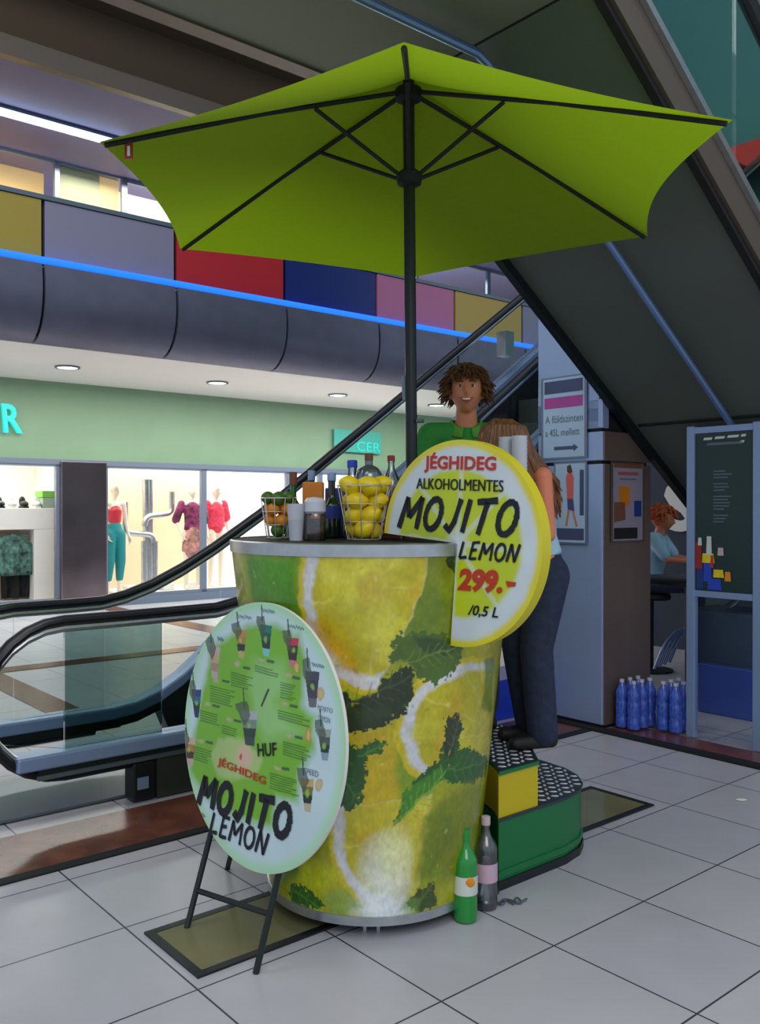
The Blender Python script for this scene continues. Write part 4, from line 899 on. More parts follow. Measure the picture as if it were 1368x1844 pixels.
for d_ in [(355, 380, 70, 200, [c(190, 175, 165), c(200, 160, 140), c(170, 140, 125), c(190, 170, 170)]), (515, 280, 70, 170, [c(190, 140, 70), c(170, 130, 60), blk, c(190, 170, 110)]),
           (665, 250, 75, 190, [c(20, 120, 105), c(20, 90, 70), blk, c(120, 200, 200)]), (825, 330, 78, 180, [c(200, 50, 80), c(60, 60, 40), c(60, 40, 40), c(200, 120, 130)]),
           (945, 530, 90, 220, [c(70, 72, 88), c(60, 62, 76), c(66, 66, 80), c(110, 105, 115)]), (1020, 880, 80, 190, [c(150, 165, 160), c(70, 95, 85), c(30, 55, 60), c(130, 165, 175)]),
           (915, 1180, 80, 200, [c(200, 170, 110), c(120, 120, 50), blk, c(190, 180, 150)]), (245, 640, 62, 170, [c(25, 60, 130), c(25, 110, 130), blk, c(20, 50, 110)]),
           (205, 930, 70, 170, [c(200, 180, 160), c(180, 120, 60), c(70, 50, 30), c(190, 170, 160)]), (565, 770, 105, 210, [c(170, 180, 185), c(120, 140, 130), c(40, 65, 55), c(60, 75, 75)])]:
    drink(*d_)
mp_.stroke(*Z8(680, 645), *Z8(640, 740), .006, c(40, 60, 50))
for (x, y, w_, rows) in [(455, 540, 130, 6), (330, 620, 150, 7), (270, 770, 120, 5), (230, 990, 110, 6), (600, 500, 140, 3), (755, 600, 90, 7), (740, 770, 190, 4), (770, 960, 170, 6), (690, 1150, 180, 7), (400, 860, 110, 4)]:
    for r_ in range(rows):
        yy = y+r_*15; ll = w_*(.7+.3*rnd.random()); mp_.stroke(*Z8(x, yy), *Z8(x+ll, yy+ll*.28), .0030, c(40, 95, 30), .7)
    mp_.blob(*Z8(x+40, y-38), .022, .010, c(205, 170, 160), .8); mp_.stroke(*Z8(x+75, y-30), *Z8(x+112, y-22), .006, c(35, 60, 60), .8)
for (x, y) in [(845, 515), (990, 675), (925, 925), (990, 1225)]:
    mp_.blob(*Z8(x, y), .020, .022, c(200, 130, 60), .8, .6); mp_.blob(*Z8(x, y), .012, .014, c(200, 200, 120), .9, .6)
for (xa, ya, xb, yb) in [(800, 258, 900, 278), (945, 492, 1020, 508), (645, 165, 722, 175), (497, 202, 582, 210), (375, 335, 412, 345), (255, 1392, 300, 1412)]:
    L_ = 6
    for q_ in range(L_):
        xx = xa+(xb-xa)*q_/L_; yy = ya+(yb-ya)*q_/L_; mp_.stroke(*Z8(xx, yy-9+3*(q_ % 3)), *Z8(xx+(xb-xa)/L_*.6, yy+9-4*(q_ % 2)), .0045, c(70, 105, 118), .75)
mp_.blob(*Z8(530, 1050), .05, .045, c(222, 180, 165), .9, .8); mp_.blob(*Z8(510, 1045), .010, .010, c(190, 30, 40), .9, .6)
NG = 420; lin_ = np.linspace(-RM, RM, NG); keep = {}; vs = []
for j in range(NG):
    for i in range(NG):
        if lin_[i]**2+lin_[j]**2 <= (RM-.0005)**2: keep[(i, j)] = len(vs); vs.append((lin_[i], lin_[j]))
fs = [(keep[(i, j)], keep[(i+1, j)], keep[(i+1, j+1)], keep[(i, j+1)]) for (i, j) in keep if (i+1, j) in keep and (i, j+1) in keep and (i+1, j+1) in keep]
vs = np.array(vs); msf = printed('menu_face', [MSB.pt(a, b, 0) for a, b in vs], fs, mp_.sample(vs[:, 0], vs[:, 1]), M['board'], ms2)
mb = MB(); MSB.quad(mb, [(RM*math.cos(2*PI*i/96), RM*math.sin(2*PI*i/96)) for i in range(96)], -.0006, .012); mb.obj('board', M['white'], ms2)
def mtext(s_, p0, p1, q, m, bold=.02, shear=0, brush=0):
    a = (280+p0[0]/3.353, 1050+p0[1]/3.353); b = (280+p1[0]/3.353, 1050+p1[1]/3.353); t_ = (280+q[0]/3.353, 1050+q[1]/3.353)
    h = MSB.to2(*t_)[1]-MSB.to2(*a)[1]; mb = MB()
    if brush: MSB.brush(mb, s_, a, b, h, brush, .003, shear)
    else: MSB.text(mb, s_, a, b, h, .003, bold, shear)
    mb.obj('lettering', m, msf, smooth=False)
mtext('MOJITO', (258, 1335), (800, 1552), (258, 1150), M['ink'], shear=.2, brush=.028)
mtext('LEMON', (325, 1508), (665, 1650), (300, 1365), M['ink'], shear=.2, brush=.013)
mtext('JÉGHIDEG', (375, 1110), (665, 1235), (375, 1040), M['ink_red'])
mtext('HUF', (620, 1050), (735, 1045), (620, 970), M['ink'])
for s_, a, b, h in (('MOJITO', (980, 770), (1070, 795), 735), ('LEMON', (985, 830), (1055, 850), 795), ('SPEED', (900, 1150), (985, 1175), 1115)):
    mtext(s_, a, b, (a[0], h), M['grey_ink'], 0)
# easel
fl0, fr0 = on_floor(335, 1675), on_floor(460, 1755)
for nm, ft, tx in (('leg', fl0, (352, 1500)), ('leg', fr0, (490, 1500))):
    tp = MSB.pt(*MSB.to2(*tx), -.07); MB().tube([ft, ft.lerp(tp, 1.0), tp+Vector((0, 0, .25))+nrm*(-.03)], .011, 8).obj(nm, M['dark_metal'], ms2)
bk = Vector((-.15, 3.33, 0)).lerp(Vector((-.72, 3.75, 0)), .85)
MB().tube([bk, MSB.pt(0, .2, -.06)], .011, 8).obj('leg', M['dark_metal'], ms2)
MB().tube([fl0.lerp(MSB.pt(*MSB.to2(352, 1500), -.07), .38), fr0.lerp(MSB.pt(*MSB.to2(490, 1500), -.07), .40)], .010, 8).obj('cross_bar', M['dark_metal'], ms2)

# ================================================================== PARASOL
UX, UY = .134, 3.70; ZH, ZE, ZR, RU = 3.218, 2.797, 2.876, 1.235
pr = thing('parasol', 'large lime green six-sided parasol on a dark pole over the counter', 'parasol', (UX+.03, UY, 1.381))
tilt = math.tan(math.radians(0.75))
def U(x, y, z): return Vector((UX+x-(z-1.38)*.0085, UY+y, z+x*tilt))
MB().tube([U(0, 0, 1.381), U(0, 0, ZH+.10)], .024, 20).obj('pole', M['dark_metal'], pr)
MB().tube([U(0, 0, 1.381), U(0, 0, 1.62)], .030, 20).obj('pole_sleeve', M['dark_metal'], pr)
MB().tube([U(.02, -.02, 1.86), U(.05, -.03, 1.86)], .008, 8).tube([U(-.026, 0, 1.95), U(-.03, 0, 2.05)], .01, 8).obj('crank', M['grey_metal'], pr)
MB().lathe([(.03, -.03), (.055, -.02), (.055, .02), (.03, .03)], U(0, 0, ZH).x, UY, ZH, 20).obj('hub', M['matte_black'], pr)
MB().lathe([(.03, -.04), (.05, -.03), (.055, .01), (.03, .03)], U(0, 0, ZR).x, UY, ZR, 20).obj('runner', M['matte_black'], pr)
MB().tube([U(0, 0, ZH+.10), U(0, 0, ZH+.17)], [.02, .008], 12).obj('finial', M['dark_metal'], pr)
AN = [math.radians(-90-2.6+60*k) for k in range(6)]; RK = [.985, 1.03, 1.07, 1.07, 1.07, 1.01]
def corner(k): return RU*RK[k]*math.cos(AN[k]), RU*RK[k]*math.sin(AN[k])
for k in range(6):
    cx_, cy_ = corner(k)
    e = U(cx_*.985, cy_*.985, ZE-.005); s0 = U(cx_*.035, cy_*.035, ZH)
    MB().tube([s0, s0.lerp(e, .5)+Vector((0, 0, .012)), e], .0095, 8).obj('rib', M['matte_black'], pr)
    m_ = s0.lerp(e, .32)+Vector((0, 0, -.004)); MB().tube([U(cx_*.035, cy_*.035, ZR), m_], .0085, 8).obj('strut', M['matte_black'], pr)
mb = MB(); NT = 22; NS = 18; grid = {}
for k in range(6):
    a, b = Vector((*corner(k), 0)), Vector((*corner((k+1) % 6), 0)); inw = .085 if k == 1 else .05 if k == 4 else .03
    base = len(mb.v); vs = []
    for j in range(NT+1):
        t = j/NT
        for i in range(NS+1):
            s_ = i/NS; q = a.lerp(b, s_)*t*(1-inw*4*s_*(1-s_)*t*t)
            z = ZH+.028*(1-t)+.004-(ZH-ZE)*t+.045*(1-t)**6-.012*math.sin(PI*s_)*t*(1-t)*4; vs.append(U(q.x, q.y, z))
    mb.add(vs, [(j*(NS+1)+i, j*(NS+1)+i+1, (j+1)*(NS+1)+i+1, (j+1)*(NS+1)+i) for j in range(NT) for i in range(NS)])
cp = mb.obj('canopy', M['canopy'], pr)
cx_, cy_ = corner(4); cx5, cy5 = corner(5)
tg = U(cx5*.92-.0, cy5*.92, ZE+.02)
MB().box(tg.x-.012, tg.x+.016, tg.y-.004, tg.y+.004, tg.z-.06, tg.z).obj('care_tag', M['cap_red'], pr, smooth=False, label='small red and white tag')
MB().box(tg.x-.002, tg.x+.008, tg.y-.006, tg.y-.0041, tg.z-.05, tg.z-.015).obj('tag_print', M['white'], pr, smooth=False)

# ================================================================== STEPS behind the counter
st = thing('steps', 'green and yellow two tier platform with tread plate beside the counter', 'steps', g(2.9, 2.9, 0))
cg = G.inverted() @ Vector((KX, KY, 0))
arc = [(cg.x+.492*math.cos(math.radians(a)), cg.y+.492*math.sin(math.radians(a))) for a in range(80, -53, -7)]
up = [(2.59, 2.368), (2.83, 2.368), (2.99, 2.55), (3.08, 2.66), (3.15, 2.8), (3.18, 3.15), (2.95, 3.42), (2.5, 3.55), (2.35, 3.55)]+arc
lo = [(2.59, 2.366), (3.0, 2.366), (3.12, 2.39), (3.21, 2.44), (3.29, 2.53), (3.335, 2.64), (3.35, 2.8), (3.35, 3.2), (3.2, 3.5), (2.9, 3.62), (2.35, 3.62)]+arc
def grow(p, d):
    cx_ = 2.85; cy_ = 2.95; return [(x+(d if x > 3.0 else 0), y-(d if y < 2.7 and x > 2.58 else 0)) for x, y in p]
LZ, UZ = .282, .466
MB(G).prism(lo, .035, LZ-.012).obj('lower_riser', M['green'], st)
MB(G).prism(grow(lo, .008), 0.0, .035).obj('kick_strip', M['dark_metal'], st)
MB(G).prism(grow(lo, .006), .05, .075).obj('riser_band', M['green'], st)
MB(G).prism(grow(lo, .006), LZ-.012, LZ).obj('lower_tread', M['plate'], st)
MB(G).prism(up, LZ, UZ-.014).obj('upper_riser', M['yellow_panel'], st)
MB(G).prism(grow(up, .008), UZ-.014, UZ).obj('upper_tread', M['green'], st)
MB(G).prism([(x, y) for x, y in up], UZ, UZ+.002).obj('tread_plate', M['plate'], st)
def inpoly(x, y, p):
    r = False
    for i in range(len(p)):
        x1, y1 = p[i]; x2, y2 = p[(i+1) % len(p)]
        if (y1 > y) != (y2 > y) and x < (x2-x1)*(y-y1)/(y2-y1)+x1: r = not r
    return r
def lozenges(poly, z, avoid=None):
    mb = MB(G); s_ = .041
    for i in range(40, 90):
        for j in range(46, 96):
            x, y = i*s_+.6, j*s_+.35
            if all(inpoly(x+a*.012, y+b*.012, poly) for a, b in ((1, 0), (-1, 0), (0, 1), (0, -1))) and not (avoid and inpoly(x, y, avoid)):
                a = 0.785 if (i+j) % 2 else -0.785; T = G @ Matrix.Translation((x, y, z)) @ Matrix.Rotation(a, 4, 'Z')
                l, w_ = .019, .0085; mb.add([(-l, 0, 0), (0, -w_, 0), (l, 0, 0), (0, w_, 0), (-l*.5, 0, .004), (l*.5, 0, .004)], [(0, 1, 4), (1, 5, 4), (1, 2, 5), (2, 3, 5), (3, 4, 5), (3, 0, 4)], T)
    return mb
lozenges(up, UZ+.002).obj('tread_pattern', M['lozenge'], st, smooth=False)
lozenges(lo, LZ, up).obj('tread_pattern', M['lozenge'], st, smooth=False)
#@@ITEMS
# ================================================================== THINGS ON AND AROUND THE COUNTER
CT = 1.3795
def bottle(name, lab, x, y, z, h, r, mbody, mcap, neck=.32, caph=.03, labm=None, shoulder=.22, group=None, liquid=None, waist=False, nk=.25):
    t = thing(name, lab, 'bottle', (x, y, z), group); rn = r*neck; hb = h-caph
    prof = [(r*.75, 0), (r*.95, .006), (r, .02), (r, hb*.3)]+([(r*.9, hb*.4), (r, hb*.52)] if waist else [])+[(r, hb*(1-shoulder-nk))]
    for k in range(1, 7):
        q = k/6; prof.append((rn+(r-rn)*(.5+.5*math.cos(PI*q)), hb*(1-nk-shoulder+shoulder*q)))
    prof += [(rn, hb*.97), (rn*1.15, hb*.975), (rn*1.1, hb)]
    MB().lathe(prof, x, y, z, 28).obj('body', mbody, t)
    MB().lathe([(rn*1.2, 0), (rn*1.25, .004), (rn*1.22, caph), (rn*.9, caph+.002)], x, y, z+hb-.002, 20).obj('cap', mcap, t)
    if labm: MB().lathe([(r+.0012, hb*.34), (r+.0012, hb*.56)], x, y, z, 32, caps=False).obj('label', labm, t)
    if liquid: MB().lathe([(r*.7, .006), (r*.95, .02), (r*.97, hb*.34)], x, y, z, 24).obj('liquid', liquid, t)
    return t
pos = on_floor(838, 1658); g1 = bottle('soda_bottle', 'green soda bottle with a white label standing at the foot of the counter', pos.x, pos.y, 0, .335, .044, M['pet_green'], M['pet_green'], labm=M['label'], nk=.06, shoulder=.24)
lb_ = MB().ball((pos.x+.012, pos.y-.043, .155), (.018, .004, .018), 12, 8); lb_.obj('label_fruit', M['orange'], g1)
pos = on_floor(876, 1640); bottle('water_bottle', 'clear empty bottle with a pale cap behind the green soda bottle', pos.x, pos.y+.02, 0, .345, .043, M['pet_clear'], M['cap_pink'], labm=M['pink_label'], waist=True, nk=.06, shoulder=.24)
# loose cable on the floor
p0 = on_floor(888, 1632); mb = MB(); pts = []
for k in range(60):
    a = k*.42; pts.append((p0.x+.002*k+.018*math.cos(a), p0.y+.0018*k*.3+.02*math.sin(a*1.3), .006+.004*math.sin(a)**2))
mb.tube(pts, .0035, 6); mb.obj('cable', M['grey_metal'], label='small tangle of grey cable on the tiles beside the bottles', cat='cable')
q = on_floor(1335, 1442); MB().ball((q.x, q.y, .004), (.03, .02, .004), 12, 6).obj('paper_scrap', M['white'], label='small white scrap of paper on the tiles at the right', cat='litter')
# wire baskets
def basket(x, y, r0, r1, h, lab):
    t = thing('wire_basket', lab, 'basket', (x, y, CT), 'wire fruit baskets'); mb = MB()
    for k in range(10):
        a = 2*PI*k/10+.2; mb.tube([(x+r0*math.cos(a), y+r0*math.sin(a), CT+.004), (x+r1*math.cos(a), y+r1*math.sin(a), CT+h)], .0022, 6)
    mb.obj('uprights', M['wire'], t); 
    for q in (0.0, .33, .66, 1.0):
        r = r0+(r1-r0)*q; MB().tube([(x+r*math.cos(2*PI*i/32), y+r*math.sin(2*PI*i/32), CT+.004+(h-.004)*q) for i in range(32)], .003 if q == 1 else .002, 6, closed=True).obj('ring', M['wire'], t)
bx, by = -.06, 3.34; basket(bx, by, .062, .100, .205, 'large wire basket of lemons beside the yellow price sign')
ax, ay = -.400, 3.50; basket(ax, ay, .045, .068, .16, 'small wire basket of limes and oranges at the left counter edge')
def fruit(kind, x, y, z, r, lab, grp, ang=0.0):
    long_ = 1.22 if kind == 'lemon' else 1.06 if kind == 'lime' else 1.0
    def fn(d):
        s_ = abs(d.x)**8*.16*(1 if kind == 'lemon' else .3); return Vector((d.x*(1+s_), d.y, d.z))
    T = Matrix.Translation((x, y, z)) @ Matrix.Rotation(ang, 4, 'Z') @ Matrix.Rotation(ang*.7, 4, 'Y')
    MB().ball((0, 0, 0), (r*long_, r, r), 18, 12, T, fn).obj(kind, M[kind], label=lab, cat='fruit', group=grp)
def fill(cx_, cy_, r0, r1, h, kinds, r, seed, tag_, grp, top=2):
    rn = random.Random(seed); z = CT+.006+r; k = 0; lay = 0
    names = ['bottom layer', 'second layer', 'third layer', 'fourth layer', 'top layer', 'heap']
    spots = ['front', 'front right', 'right', 'back', 'left', 'front left', 'middle']
    while z < CT+h+r*top*.6:
        rr_ = r0+(r1-r0)*min(1, (z-CT)/h)-r*1.05; n = max(1, int(2*PI*max(rr_, .001)/(2.02*r))) if rr_ > r*.6 else (3 if rr_ > r*.2 else 1)
        for i in range(n):
            a = -PI/2+2*PI*i/n+lay*.55; x = cx_+rr_*math.cos(a); y = cy_+rr_*math.sin(a)
            kd = kinds[(k*7+lay*3+seed) % len(kinds)]; k += 1
            fruit(kd, x, y, z+rn.uniform(-.003, .003), r*rn.uniform(.94, 1.03), '%s in the %s, %s, %s' % (kd, tag_, names[min(lay, 5)], spots[int(((a+PI/2) % (2*PI))/(2*PI)*6) % 6]), grp, rn.uniform(-.8, .8))
        if rr_ > 2.1*r: fruit(kinds[lay % len(kinds)], cx_, cy_, z, r*.95, '%s in the %s, %s, centre' % (kinds[lay % len(kinds)], tag_, names[min(lay, 5)]), grp)
        z += r*1.62; lay += 1
fill(bx, by, .062, .100, .205, ['lemon', 'lemon', 'lemon', 'lime', 'lemon', 'lemon', 'orange'], .034, 2, 'large wire basket', 'fruit in the large wire basket', 1.4)
fill(ax, ay, .045, .068, .16, ['lime', 'orange', 'lime', 'lime', 'orange', 'lime', 'lemon'], .026, 5, 'small wire basket', 'fruit in the small wire basket', 1.6)
# glasses, bottles, cartons
def cupstack(x, y, z, n, r, h, lab, m, step=.012, name='cup_stack', grp=None):
    t = thing(name, lab, 'cups', (x, y, z), grp)
    for k in range(n):
        zz_ = z+k*step; MB().lathe([(r*.78, 0), (r, h), (r*1.04, h+.002), (r*1.0, h-.004), (r*.76, .003)], x, y, zz_, 24, caps=False).obj('cup', m, t)
X_ = lambda px, Y: (px-CX)/F*Y
cupstack(X_(533, 3.30), 3.30, CT, 4, .032, .105, 'short stack of clear plastic cups between the baskets', M['cupwhite'], .010)
t = thing('ice_jar', 'clear jar with a frosted white top beside the stacked cups', 'jar', (X_(567, 3.30), 3.30, CT))
MB().lathe([(.038, 0), (.040, .01), (.040, .09), (.036, .10)], X_(567, 3.30), 3.30, CT, 28, ).obj('jar_body', M['cup'], t)
MB().lathe([(.034, 0), (.041, .008), (.040, .045), (.03, .058), (.008, .062)], X_(567, 3.30), 3.30, CT+.10, 28).obj('jar_top', M['cupwhite'], t)
for dx, m in ((0, 'mint'),): MB().lathe([(.030, .004), (.033, .05)], X_(567, 3.30), 3.30, CT, 20).obj('contents', M['cork'], t)
bottle('wine_bottle', 'dark green bottle with a red-brown capsule behind the clear cups', X_(528, 3.62), 3.62, CT, .268, .036, M['green_glass'], M['cork'], neck=.36, caph=.05)
bottle('dark_bottle', 'dark bottle with a blue-grey cap right of the frosted jar', X_(597, 3.55), 3.55, CT, .262, .040, M['dark_glass'], M['skirt'], neck=.36, caph=.03, labm=M['blue_box'])
bottle('dark_bottle', 'tall dark bottle with a pale cap behind the orange carton', X_(561, 3.75), 3.75, CT, .28, .037, M['dark_glass'], M['skirt'], neck=.34, caph=.04)
bx0 = X_(564, 3.58); mb = MB(); mb.box(bx0-.042, bx0+.042, 3.55, 3.61, CT+.075, CT+.225)
mb.v = mb.v; o = mb.obj('juice_carton', M['carton_orange'], smooth=False, bevel=.006, label='orange juice carton above the frosted jar', cat='carton')
gb_ = MB().box(bx0-.044, bx0+.044, 3.548, 3.612, CT, CT+.0745); gb_.obj('crate', M['matte_black'], smooth=False, bevel=.004, label='small black box under the orange carton', cat='box')
o.location.z += .0006
mb = MB().box(X_(607, 3.72)-.05, X_(607, 3.72)+.06, 3.70, 3.76, CT, CT+.205); mb.obj('blue_packet', M['blue_box'], smooth=False, bevel=.006, label='dark blue packet standing behind the dark bottle', cat='packet')
bottle('water_bottle', 'clear bottle with a bright blue cap left of the round flask', X_(634, 3.60), 3.60, CT, .315, .040, M['pet_clear'], M['cap_blue'], neck=.42, caph=.028, nk=.05, shoulder=.3)
t = thing('round_flask', 'large silver round flask with a brown stopper above the lemons', 'flask', (X_(664, 3.56), 3.56, CT))
fx = X_(664, 3.56)
prof = [(.045, 0), (.048, .01), (.046, .13)]+[(.056*math.sin(math.radians(a))+.0, .237-.058*math.cos(math.radians(a))) for a in range(40, 170, 10)]+[(.016, .294), (.015, .312)]
MB().lathe(prof, fx, 3.56, CT, 36).obj('flask_body', mat('smoky_silver', c(120, 128, 140), .18, metal=.7), t)
MB().lathe([(.016, 0), (.017, .004), (.0165, .03)], fx, 3.56, CT+.310, 20).obj('stopper', M['cork'], t)
bottle('clear_bottle', 'clear bottle with a red cap between the flask and the price sign', X_(704, 3.62), 3.62, CT, .335, .042, M['pet_clear'], M['cap_red'], neck=.3, caph=.02, nk=.05, shoulder=.3)
for k, (px, z, lab) in enumerate([(700, .19, 'top'), (692, .165, 'lower left'), (708, .160, 'lower right')]):
    MB().lathe([(.004, 0), (.014, .012), (.02, .03), (.014, .04), (.004, .043)], X_(px, 3.44), 3.44, CT+z-.14, 14).obj('strawberry', M['berry'], label='strawberry beside the clear bottle, %s one' % lab, cat='fruit', group='strawberries')
mb = MB().box(X_(703, 3.50)-.035, X_(703, 3.50)+.035, 3.47, 3.53, CT, CT+.175); mb.obj('fruit_box', mat('dark_red_box', c(110, 50, 35), .5), smooth=False, bevel=.004, label='dark red box behind the lemon basket next to the price sign', cat='box')
# mint plant
t = thing('mint_plant', 'leafy green mint bunch beside the pole, half behind the price sign', 'plant', (X_(735, 3.5), 3.5, CT)); px_ = X_(738, 3.5)
MB().lathe([(.03, 0), (.04, .07), (.038, .07), (.03, .065)], px_, 3.5, CT, 20).obj('pot', M['cork'], t)
mb = MB(); stm = MB(); rn = random.Random(9)
for k in range(16):
    a = rn.random()*2*PI; rr_ = rn.uniform(.01, .05); z1_ = rn.uniform(.15, .30); b_ = Vector((px_, 3.5, CT+.06)); e = Vector((px_+rr_*math.cos(a), 3.5+rr_*math.sin(a), CT+z1_)); stm.tube([b_, b_.lerp(e, .5)+Vector((0, 0, .02)), e], .002, 5)
    for j in range(7):
        q = b_.lerp(e, .35+.1*j); an = rn.random()*2*PI; d = Vector((math.cos(an), math.sin(an), rn.uniform(-.1, .5))).normalized(); s_ = d.cross(Vector((0, 0, 1))).normalized(); L = rn.uniform(.02, .034)
        mb.add([q, q+d*L*.5+s_*L*.3, q+d*L, q+d*L*.5-s_*L*.3, q+d*L*.5-Vector((0, 0, .003))], [(0, 1, 4), (1, 2, 4), (2, 3, 4), (3, 0, 4)])
mb.obj('leaves', M['mint'], t, smooth=False); stm.obj('stems', M['mint'], t)
cupstack(X_(912, 3.46), 3.46, CT, 20, .030, .10, 'tall left stack of clear cups behind the price sign', M['cupwhite'], .0155)
cupstack(X_(935, 3.40), 3.40, CT, 20, .030, .10, 'tall right stack of frosted cups behind the price sign', M['cupwhite'], .0155)
# blue crate glimpsed under the escalator
q = P(912, 1285, 6.6)
mb = MB(); mb.box(-.45, .45, -.2, .2, 0, .28, Matrix.Translation((q.x, q.y, 0)) @ Matrix.Rotation(R40, 4, 'Z')); mb.obj('storage_crate', mat('blue_crate', c(30, 60, 190), .4, emit=None), smooth=False, bevel=.01, label='blue crate on the floor glimpsed between counter and jeans', cat='crate')
#@@PEOPLE
# ================================================================== PEOPLE AND MANNEQUINS
def remeshed(mb, vox, smooth_it=2, sub=0):
    me = bpy.data.meshes.new('tmp'); me.from_pydata(mb.v, [], mb.f); me.update()
    o = bpy.data.objects.new('tmp', me); C.objects.link(o)
    r = o.modifiers.new('r', 'REMESH'); r.mode = 'VOXEL'; r.voxel_size = vox; r.use_smooth_shade = True
    s_ = o.modifiers.new('s', 'SMOOTH'); s_.iterations = smooth_it; s_.factor = .5
    dg = bpy.context.evaluated_depsgraph_get(); e = o.evaluated_get(dg).to_mesh()
    v = [tuple(p.co) for p in e.vertices]; f = [tuple(p.vertices) for p in e.polygons]
    o.evaluated_get(dg).to_mesh_clear(); bpy.data.objects.remove(o); bpy.data.meshes.remove(me)
    out_ = MB(); out_.add(v, f); return out_
def limb(mb, pts, rs, seg=18, wide=1.0, ax=None):
    pts = [Vector(p) for p in pts]; fine = []; fr = []
    for i in range(len(pts)-1):
        for k in range(5): fine.append(pts[i].lerp(pts[i+1], k/5)); fr.append(rs[i]+(rs[i+1]-rs[i])*k/5)
    fine.append(pts[-1]); fr.append(rs[-1])
    mb.tube(fine, fr, seg, flat=wide, up=ax)
    for p, r in zip(pts, rs):
        mb.ball(p, (r, r, r) if wide == 1 else (r*min(1, wide), r*min(1, wide), r), 14, 8)
def head_fn(d):      # local: x right, -y front, z up ; unit sphere direction in, shaped direction out
    x, y, z = d; f_ = -y
    jaw = 1-.30*max(0, -z)**1.4; x *= jaw
    y2 = y*(1-.10*max(0, -z) if f_ < 0 else 1)
    gz = lambda a, b, s_: math.exp(-((x-a)**2+(z-b)**2)/(2*s_*s_))
    if f_ > 0:
        bumpv = .26*math.exp(-(x*x)/(2*.012))*math.exp(-((z+.16)**2)/(2*.012))+.12*math.exp(-(x*x)/(2*.008))*math.exp(-((z-.02)**2)/(2*.03))
        bumpv += -.09*(gz(.36, .05, .14)+gz(-.36, .05, .14))+.05*(gz(.3, .2, .14)+gz(-.3, .2, .14))
        bumpv += .07*math.exp(-(x*x)/(2*.06))*math.exp(-((z+.52)**2)/(2*.012))+.10*math.exp(-(x*x)/(2*.06))*math.exp(-((z+.86)**2)/(2*.02))
        bumpv += .05*(gz(.45, -.25, .18)+gz(-.45, -.25, .18))
        y2 -= bumpv
    return Vector((x, y2, z))
def hand(mb, w_, dr, nr, side, s_=1.0, curl=.5):
    """w_ wrist, dr pointing direction, nr palm normal, side = thumb side direction"""
    dr, nr, side = dr.normalized(), nr.normalized(), side.normalized()
    for k in range(4):
        o_ = side*(.027-.018*k)*s_; limb(mb, [w_+o_*.5, w_+o_+dr*.08*s_], [.015*s_, .0135*s_], 10)
        a = w_+o_*1.15+dr*.085*s_; L = (.040, .045, .042, .033)[k]*s_; r = .0078*s_
        b = a+(dr*math.cos(curl*.6)+nr*math.sin(curl*.6))*L; e = b+(dr*math.cos(curl*1.6)+nr*math.sin(curl*1.6))*L*.75; g_ = e+(dr*math.cos(curl*2.4)+nr*math.sin(curl*2.4))*L*.55
        limb(mb, [a, b, e, g_], [r*1.1, r, r*.95, r*.8], 8)
    a = w_+side*.026*s_+dr*.022*s_; b = a+(side*.8+dr*.7).normalized()*.040*s_; limb(mb, [a, b, b+(dr*.9+side*.25+nr*.3).normalized()*.034*s_], [.014*s_, .010*s_, .008*s_], 8)
def joints(H=1.75, **o):
    k = H/1.75
    J = dict(pel=(0, 0, .98), waist=(0, 0, 1.10), chest=(0, 0, 1.32), neckb=(0, .005, 1.475), neckt=(0, -.005, 1.56), head=(0, -.015, 1.635),
             shL=(-.175, .01, 1.425), shR=(.175, .01, 1.425), elL=(-.235, .03, 1.14), elR=(.235, .03, 1.14), wrL=(-.25, -.03, .90), wrR=(.25, -.03, .90),
             hiL=(-.09, 0, .93), hiR=(.09, 0, .93), knL=(-.10, -.01, .51), knR=(.10, -.01, .51), anL=(-.105, .02, .085), anR=(.105, .02, .085))
    J.update(o); return {a: Vector(b)*k for a, b in J.items()}
